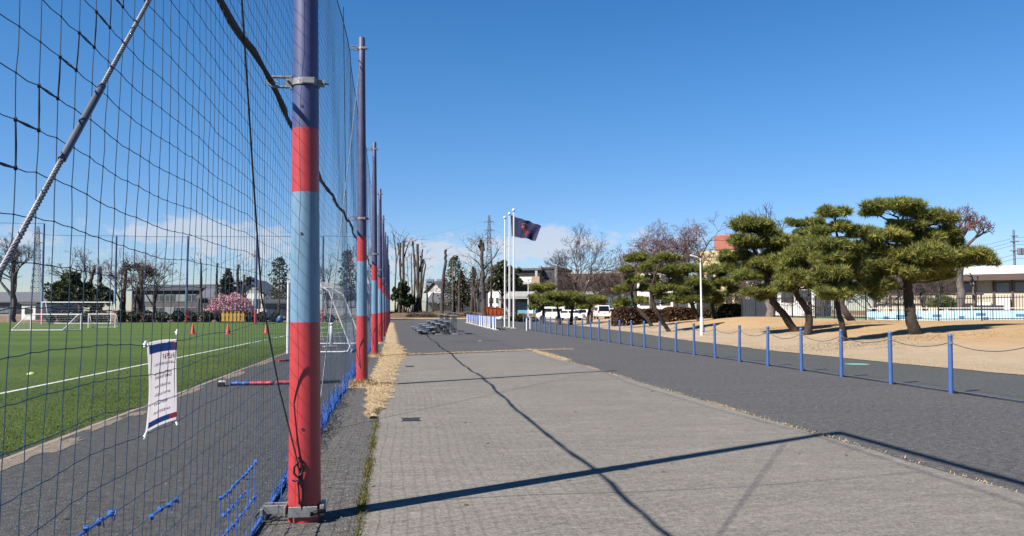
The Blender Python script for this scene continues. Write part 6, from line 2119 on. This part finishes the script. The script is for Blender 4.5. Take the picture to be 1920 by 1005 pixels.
pollard('tall dead tree with bare side branches left of the flagpoles', D1 - 6, [([(908, 598), (907, 560), (906, 520), (904, 485), (902, 450)], .40), ([(906, 470), (906, 455)], .32), ([(905, 475), (898, 463), (896, 459)], .16), ([(907, 505), (920, 490), (928, 480), (935, 467)], .14), ([(904, 505), (896, 492), (889, 486)], .11), ([(908, 525), (914, 510), (916, 500)], .09), ([(903, 482), (890, 474), (879, 469)], .05)], twigs=5, seed=58)
pollard('dark straight dead trunk behind the orange skip', D1 + 6, [([(921, 585), (921, 540), (922, 510), (922, 487)], .24)], 'bark_brown', twigs=1, seed=59)
pollard('short dead trunk pair right behind the thick multi-stemmed trunk', D1 + 5, [([(800, 590), (801, 555), (800, 535)], .2), ([(812, 590), (811, 560), (813, 548)], .16)], twigs=3, seed=67)
pollard('dark dead trunk between the two drooping conifers', D1 + 1, [([(861, 592), (861, 550), (862, 515), (864, 505)], .24)], twigs=3, seed=68)
pollard('forked dead trunk just left of the tall dead tree', D1 + 3, [([(897, 592), (897, 560), (896, 530)], .2), ([(896, 545), (900, 525), (901, 512)], .12)], twigs=4, seed=69)
pollard('low stump clump at the left of the litter bank', D1, [([(744, 594), (746, 570), (749, 560)], .18), ([(760, 592), (764, 575), (766, 560)], .16), ([(772, 594), (773, 575)], .16)], twigs=3, seed=60)
DL_ = 107
pollard('cut double trunk standing above the evergreen behind the far goal', DL_, [([(172, 600), (171, 560), (170, 530), (174, 512), (178, 504)], .30), ([(187, 600), (187, 550), (187, 528), (188, 500)], .34), ([(188, 520), (184, 505)], .2)], twigs=3, seed=61)
pollard('dark forked dead trunks right of the far goal', DL_, [([(233, 602), (233, 550), (235, 520), (236, 503)], .28), ([(268, 602), (267, 555), (266, 525), (266, 500)], .34), ([(262, 602), (258, 560), (256, 540)], .26), ([(266, 525), (276, 512), (280, 502)], .16), ([(266, 520), (258, 508), (250, 502)], .14)], twigs=5, seed=62)
pollard('slim dead stem at the right end of the long dark building', DL_, [([(377, 600), (377, 540), (377, 500), (376, 485)], .18)], twigs=2, seed=63)
pollard('dead stem left of the cone shaped evergreen', DL_, [([(407, 600), (407, 540), (406, 515), (408, 493)], .20)], twigs=1, seed=64)
pollard('cut trunk above the cone shaped evergreen and the white gable', DL_, [([(446, 600), (446, 540), (445, 515), (447, 496)], .26), ([(455, 600), (456, 540), (458, 515)], .2)], twigs=3, seed=65)
pollard('thin stem left of the tall open conifer', DL_, [([(485, 600), (486, 540), (490, 505), (492, 488)], .10)], 'bark_grey', twigs=4, seed=66)


# ---------------------------------------------------------------- evergreens far off
def conifer(name, label, base, h, rmax, first, n, size, c0, c1, droop=.3, power=.8, seed=1, layers=None, open_=0.0, group=None, trunk_r=.2):
    rnd = np.random.default_rng(seed)
    base = np.array(base, float)
    t = thing(name, label, 'tree', base, group)
    MB().tube(wob(base + np.array([0, 0, -.2]), base + np.array([rnd.normal(0, .1), 0, h * .97]), 7, .05), np.linspace(trunk_r, .04, 7), 7).build('trunk', 'bark_brown', t, smooth=True)
    z = rnd.uniform(0, 1, n)
    lay = layers or 9
    zl_ = np.floor(z * lay) / lay + rnd.normal(0, .018 + .05 * (1 - open_), n)
    ang = rnd.uniform(0, 2 * math.pi, n)
    na = 6
    ang = ang if open_ < .2 else np.round(ang / (2 * math.pi) * na + zl_.round(2) * 37) / na * 2 * math.pi + rnd.normal(0, .24, n)
    prof = rmax * np.clip(1 - zl_, 0.03, 1) ** power
    rr = prof * np.sqrt(rnd.uniform(.03, 1, n)) * (1 + .2 * np.sin(ang * 3 + zl_ * 20))
    P = base + np.stack([rr * np.cos(ang), rr * np.sin(ang), h * (first + (1 - first) * np.clip(zl_, 0, 1)) - droop * rr], 1)
    V, F, T = cards(P, size, c0, c1, .5)
    put('foliage', V, F, 'leaves', t, tint=T)
    mb = MB()
    for k in range(lay * 3):
        a = rnd.uniform(0, 2 * math.pi); zz = rnd.uniform(0, .95); r = rmax * (1 - zz) ** power * .8
        A = base + np.array([0, 0, h * (first + (1 - first) * zz)])
        mb.tube([A, A + np.array([r * math.cos(a), r * math.sin(a), -droop * r])], [.05, .015], 4)
    mb.build('limb', 'bark_brown', t)
    return t


def clumpy(name, label, base, h, clumps, n, size, c0, c1, trunk_r=.25, group=None, seed=1):
    """broadleaf evergreen: clumps (dx, dz, r) around a trunk"""
    rnd = np.random.default_rng(seed)
    base = np.array(base, float)
    t = thing(name, label, 'tree', base, group)
    MB().tube(wob(base + np.array([0, 0, -.2]), base + np.array([0, 0, h * .8]), 6, .08), np.linspace(trunk_r, trunk_r * .4, 6), 8).build('trunk', 'bark_brown', t, smooth=True)
    mb = MB()
    Vs, Fs, Ts, o = [], [], [], 0
    for dx, dz, r in clumps:
        c = base + np.array([dx, rnd.uniform(-.6, .6) * r, dz])
        mb.tube(wob(base + np.array([0, 0, dz * .55]), c, 4, .06), np.linspace(trunk_r * .45, .03, 4), 5)
        for k in range(5):
            cc = c + rnd.normal(0, .42, 3) * r * np.array([1, 1, .7])
            D, Q = ball(max(20, int(n * r * r / 5)), .5)
            P = cc + Q * r * .55
            V, F, T = cards(P, size, c0, c1)
            Vs.append(V); Fs.append(F + o); Ts.append(T); o += len(V)
    put('foliage', np.concatenate(Vs), np.concatenate(Fs), 'leaves', t, tint=np.concatenate(Ts))
    mb.build('limb', 'bark_brown', t)
    return t


gl = lambda u, d: at(u, 602, d) * np.array([1, 1, 0])
EV0, EV1 = (.020, .034, .012), (.09, .12, .035)
clumpy('evergreen_tree', 'broad evergreen directly behind the far goal, left half', gl(128, 106), 7.4, [(-1.6, 4.6, 1.3), (0, 5.2, 1.6), (1.4, 4.6, 1.4), (.6, 6.2, 1.1), (-.6, 3.6, 1.4), (1.6, 3.4, 1.2), (-2.0, 3.2, 1.0)], 420, .20, (.035, .052, .016), (.150, .175, .05), seed=71)
clumpy('evergreen_tree', 'dark evergreen under the cut double trunk behind the far goal', gl(178, 105), 5.4, [(-1.4, 3.6, 1.2), (.2, 3.9, 1.3), (1.5, 3.5, 1.1), (0, 2.7, 1.2), (2.0, 2.8, .8)], 420, .2, (.018, .032, .014), (.075, .10, .032), seed=72)
clumpy('evergreen_tree', 'feathery green tree top over the forked dead trunks', gl(262, 108), 7.8, [(-1.6, 7.2, .8), (-.4, 7.4, .7), (.8, 6.9, .7), (1.8, 6.4, .6), (-2.4, 6.6, .5)], 240, .20, (.05, .07, .03), (.13, .15, .06), .2, seed=73)
conifer('cone_evergreen', 'dense cone shaped dark evergreen behind the pink tree', gl(426, 110), 7.2, 2.2, .12, 2600, .20, (.018, .020, .012), (.055, .055, .028), .15, .62, 74, 14)
conifer('tall_conifer', 'tall open conifer with ragged layers right of the pink tree', gl(523, 112), 9.2, 1.7, .36, 900, .22, (.045, .052, .026), (.13, .14, .06), .1, .35, 75, 9, .6)
conifer('tall_conifer', 'tall open conifer seen left of the second striped pole', gl(650, 112), 10.2, 1.5, .30, 800, .22, (.045, .052, .026), (.13, .14, .06), .1, .4, 76, 9, .6)
clumpy('evergreen_tree', 'small dark evergreen above the white gable', gl(460, 113), 6.3, [(0, 5.6, .7), (.8, 5.9, .6), (-.6, 5.3, .6)], 380, .2, (.02, .02, .012), (.05, .05, .025), .15, seed=77)
gz = lambda u, d: pxz(u, d)
clumpy('evergreen_tree', 'dark bushy evergreen at the foot of the left dead stems', gz(750, 130), 5.6, [(0, 4.6, 1.1), (-.6, 3.4, 1.2), (.7, 3.2, 1.2), (1.4, 2.2, 1.0), (0, 2.0, 1.1)], 420, .22, (.014, .03, .012), (.06, .09, .03), seed=78)
clumpy('evergreen_tree', 'low dark bush between the left dead stems and the thick trunk', gz(766, 131), 3.0, [(-.6, 1.8, .9), (.6, 1.9, .8)], 380, .22, (.010, .016, .010), (.035, .045, .02), .12, seed=79)
conifer('drooping_conifer', 'drooping conifer with arching olive branches behind the leaning trunk', gz(853, 137), 10.0, 3.1, .22, 1350, .25, (.045, .050, .022), (.16, .16, .07), .42, .55, 80, 10, .4)
conifer('drooping_conifer', 'smaller drooping conifer right of the larger one', gz(867, 139), 6.8, 2.0, .25, 800, .24, (.045, .050, .022), (.16, .16, .07), .4, .6, 81, 8, .3)
conifer('drooping_conifer', 'brownish conifer just left of the tall dead tree', gz(888, 138), 7.9, 1.9, .28, 420, .22, (.05, .042, .028), (.12, .10, .07), .2, .7, 82, 8, .4)
clumpy('evergreen_tree', 'tall leafy evergreen behind the left flagpole', gz(942, 142), 9.2, [(0, 8.4, 1.1), (-1.0, 7.4, 1.2), (1.2, 7.6, 1.2), (-1.6, 6.0, 1.3), (.4, 6.4, 1.5), (2.0, 6.2, 1.2), (-1.0, 4.6, 1.4), (1.2, 4.8, 1.5), (3.0, 7.6, .6), (2.8, 5.2, 1.0)], 380, .24, (.03, .05, .02), (.12, .155, .055), .3, seed=83)

# pink blossoming plum
bl_ = gl(434, 103.5)
t = bare('blossom_tree', 'pink blossoming plum tree behind the yellow dummies', bl_, 3.9, .16, .95, 5, .22, .25, 'bark_brown', 'twig_dark', None, 91, 0, (3, 4), 1.35, .016, None, .64)
n = 12000
D, Q = ball(n, .30)
Q[:, 2] = np.where(Q[:, 2] < 0, Q[:, 2] * .5, Q[:, 2])
P = np.array(bl_) + np.array([0, 0, 1.75]) + Q * np.array([3.2, 2.2, 1.95]) * (1 + .12 * np.sin(Q[:, :1] * 11 + Q[:, 2:] * 7))
V, F, T = cards(P, .085, (.75, .34, .44), (1.0, .66, .72), .8)
put('blossom', V, F, 'petals', t, tint=T)

# brush heaps and leaf litter on the bank
for k, (u, d, hx, hz, lab) in enumerate(((802, 124, 20, 7, 'heap of brown cuttings left of the leaning dead trunk'), (845, 125, 22, 6, 'heap of brown cuttings below the conifers'), (775, 124, 14, 6, 'heap of cuttings at the foot of the thick trunk'), (880, 126, 16, 7, 'heap of brush left of the tall dead tree'))):
    p = pxz(u, d)
    t = thing('brush_heap', lab, 'heap', p, 'heaps of cuttings on the bank')
    D, Q = ball(420, .2); Q[:, 2] = np.abs(Q[:, 2])
    A = p + Q * np.array([hx * d / FPX, .9, hz * d / FPX])
    B = A + RNG.normal(0, .45, A.shape) * np.array([1, 1, .45])
    V, F = prisms(A, B, np.full(len(A), .03), np.full(len(A), .014), 3)
    put('cuttings', V, F, 'bark_grey', t)
    V, F, T = cards(p + ball(500, .3)[1] * np.array([hx * d / FPX, .9, hz * d / FPX * .8]) * np.array([1, 1, 1]), .16, (.10, .06, .03), (.28, .19, .11))
    V[:, 2] = np.maximum(V[:, 2], p[2])
    put('dead_leaves', V, F, 'leaves', t, tint=T)

# mesh fence along the back of the stumps: posts, rails and wire
A, B = pxz(765, 146), pxz(935, 146)
t = thing('mesh_fence', 'grey-green wire mesh fence behind the dead trunks', 'fence', A)
n = 14
for k in range(n + 1):
    p = A + (B - A) * k / n; p[2] = ground(p)
    MB().tube([p, p + np.array([0, 0, 1.75])], .035, 6).build('fence_post', 'mesh_green', t)
for z in (.05, 1.72):
    q = np.linspace(0, 1, 15)
    P = np.array([A + (B - A) * f for f in q]); P[:, 2] = [ground(p) + z for p in P]
    MB().tube(P, .025, 5).build('rail', 'mesh_green', t)
P0, P1 = [], []
L = np.linalg.norm(B - A)
for k in range(int(L / .14)):
    f = k * .14 / L
    for sg in (-1, 1):
        a = A + (B - A) * f; b = A + (B - A) * np.clip(f + sg * 1.65 / L, 0, 1)
        P0.append(np.array([a[0], a[1], ground(a) + .06])); P1.append(np.array([b[0], b[1], ground(b) + 1.7]))
V, F = prisms(P0, P1, np.full(len(P0), .0075), np.full(len(P0), .0075), 3)
tag(put('wire_mesh', V, F, 'mesh_green', t), kind='stuff')


# ---------------------------------------------------------------- pylons, utility pole and wires
def pylon(label, u, vt, d, w0, arms):
    p = at(u, 600, d); p[2] = 0.5
    h = at(u, vt, d)[2] - .5
    t = thing('power_pylon', label, 'pylon', p, 'lattice power pylons')
    def wd(z): return w0 * (1 - .88 * (z / h) ** .75) + .5
    zs = np.linspace(0, h, 15)
    P0, P1 = [], []
    for a, b in zip(zs[:-1], zs[1:]):
        wa, wb = wd(a) / 2, wd(b) / 2
        cs = [(-1, -1), (1, -1), (1, 1), (-1, 1)]
        for i in range(4):
            s, q = cs[i], cs[(i + 1) % 4]
            P0.append(p + np.array([s[0] * wa, s[1] * wa, a])); P1.append(p + np.array([s[0] * wb, s[1] * wb, b]))
            P0.append(p + np.array([s[0] * wa, s[1] * wa, a])); P1.append(p + np.array([q[0] * wb, q[1] * wb, b]))
            P0.append(p + np.array([q[0] * wa, q[1] * wa, a])); P1.append(p + np.array([s[0] * wb, s[1] * wb, b]))
            P0.append(p + np.array([s[0] * wb, s[1] * wb, b])); P1.append(p + np.array([q[0] * wb, q[1] * wb, b]))
    V, F = prisms(P0, P1, np.full(len(P0), .15), np.full(len(P0), .15), 3)
    put('lattice', V, F, 'steel_far', t)
    for v, hw in arms:
        z = at(u, v, d)[2] - .5; w = hw * d / FPX
        m = MB()
        for s in (-1, 1):
            for y in (-1, 1):
                m.tube([p + np.array([0, y * .5, z + 1.2]), p + np.array([s * w, 0, z])], .13, 4)
                m.tube([p + np.array([0, y * .5, z]), p + np.array([s * w, 0, z])], .13, 4)
            m.tube([p + np.array([s * w, 0, z]), p + np.array([s * w, 0, z - 2.2])], .14, 4)
        m.build('cross_arm', 'steel_far', t)
    return p, h


p1, hp1 = pylon('lattice power pylon rising behind the tall dead tree', 917, 403, 620, 7.5, ((415, 9), (431, 9), (447, 8)))
p2, hp2 = pylon('lattice power pylon at the far left beyond the bare tree', 66, 424, 560, 7.0, ((437, 9), (455, 10), (470, 9)))
for k, (va, ub, vb, ua) in enumerate(((415, 700, 452, 908), (431, 700, 463, 908), (431, 1010, 446, 926))):
    A = at(ua, va, 620); B = at(ub, vb, 640)
    q = np.linspace(0, 1, 12)[:, None]
    P = A + (B - A) * q; P[:, 2] -= 3.0 * (4 * q * (1 - q))[:, 0]
    t = thing('power_line', ['upper power line running left from the pylon', 'lower power line running left from the pylon', 'power line running right from the pylon behind the flag'][k], 'wire', A)
    MB().tube(P, .045, 4).build('wire', 'steel_far', t)
pu = pxz(1906, 96)
t = thing('utility_pole', 'utility pole with cross arms above the cream building', 'pole', pu)
zt = at(1906, 430, 96)[2]
MB().tube([pu, (pu[0], pu[1], zt)], [.17, .11], 8).build('pole', 'steel_far', t, smooth=True)
for v, hw in ((442, 7), (452, 9), (470, 10)):
    z = at(1906, v, 96)[2]
    MB().box((pu[0], pu[1] - .1, z), (hw * 2 * 96 / FPX, .10, .10)).build('cross_arm', 'steel_far', t)
m = MB()
for dx in (.45, .85): m.lathe([(.05, 0), (.26, .05), (.26, .8), (.05, .85)], 8, (pu[0] + dx, pu[1] - .3, at(1906, 478, 96)[2]))
m.build('transformer', 'steel_far', t)
for k, (va, ub, vb) in enumerate(((445, 1805, 462), (452, 1805, 470), (458, 1810, 479), (476, 1830, 493), (484, 1840, 499))):
    A = at(1906, va, 96); B = at(ub - 260, vb + 30, 120)
    q = np.linspace(0, 1, 12)[:, None]
    P = A + (B - A) * q; P[:, 2] -= 1.0 * (4 * q * (1 - q))[:, 0]
    t = thing('power_line', '%s wire running left from the utility pole above the cream building' % ['topmost', 'second highest', 'middle', 'second lowest', 'lowest'][k], 'wire', A)
    MB().tube(P, .022, 4).build('wire', 'steel_far', t)
    B = A + np.array([14, -3, .5 - k * .1])
    MB().tube([A, (A + B) / 2 - np.array([0, 0, .3]), B], .022, 4).build('wire', 'steel_far', t)
p = at(525, 598, 100); p[2] = 0
t = thing('tarp_bundle', 'blue covered bundle at the far end of the pitch left of the white goal post', 'bundle', p)
mb = MB().lathe([(.1, 0), (.9, .05), (1.0, .6), (.75, 1.1), (.4, 1.35), (.05, 1.4)], 12)
V = np.concatenate(mb.V) * np.array([.42, .4, .62]); V += .05 * np.sin(V[:, [1, 2, 0]] * 6)
put('tarp', V, mb.F, 'blue_tarp', t, True, world=False)
MB().tube([(-.8, -.3, .45), (0, -.62, .5), (.8, -.3, .45)], .02, 5).build('cord', 'rope_dark', t, world=False)
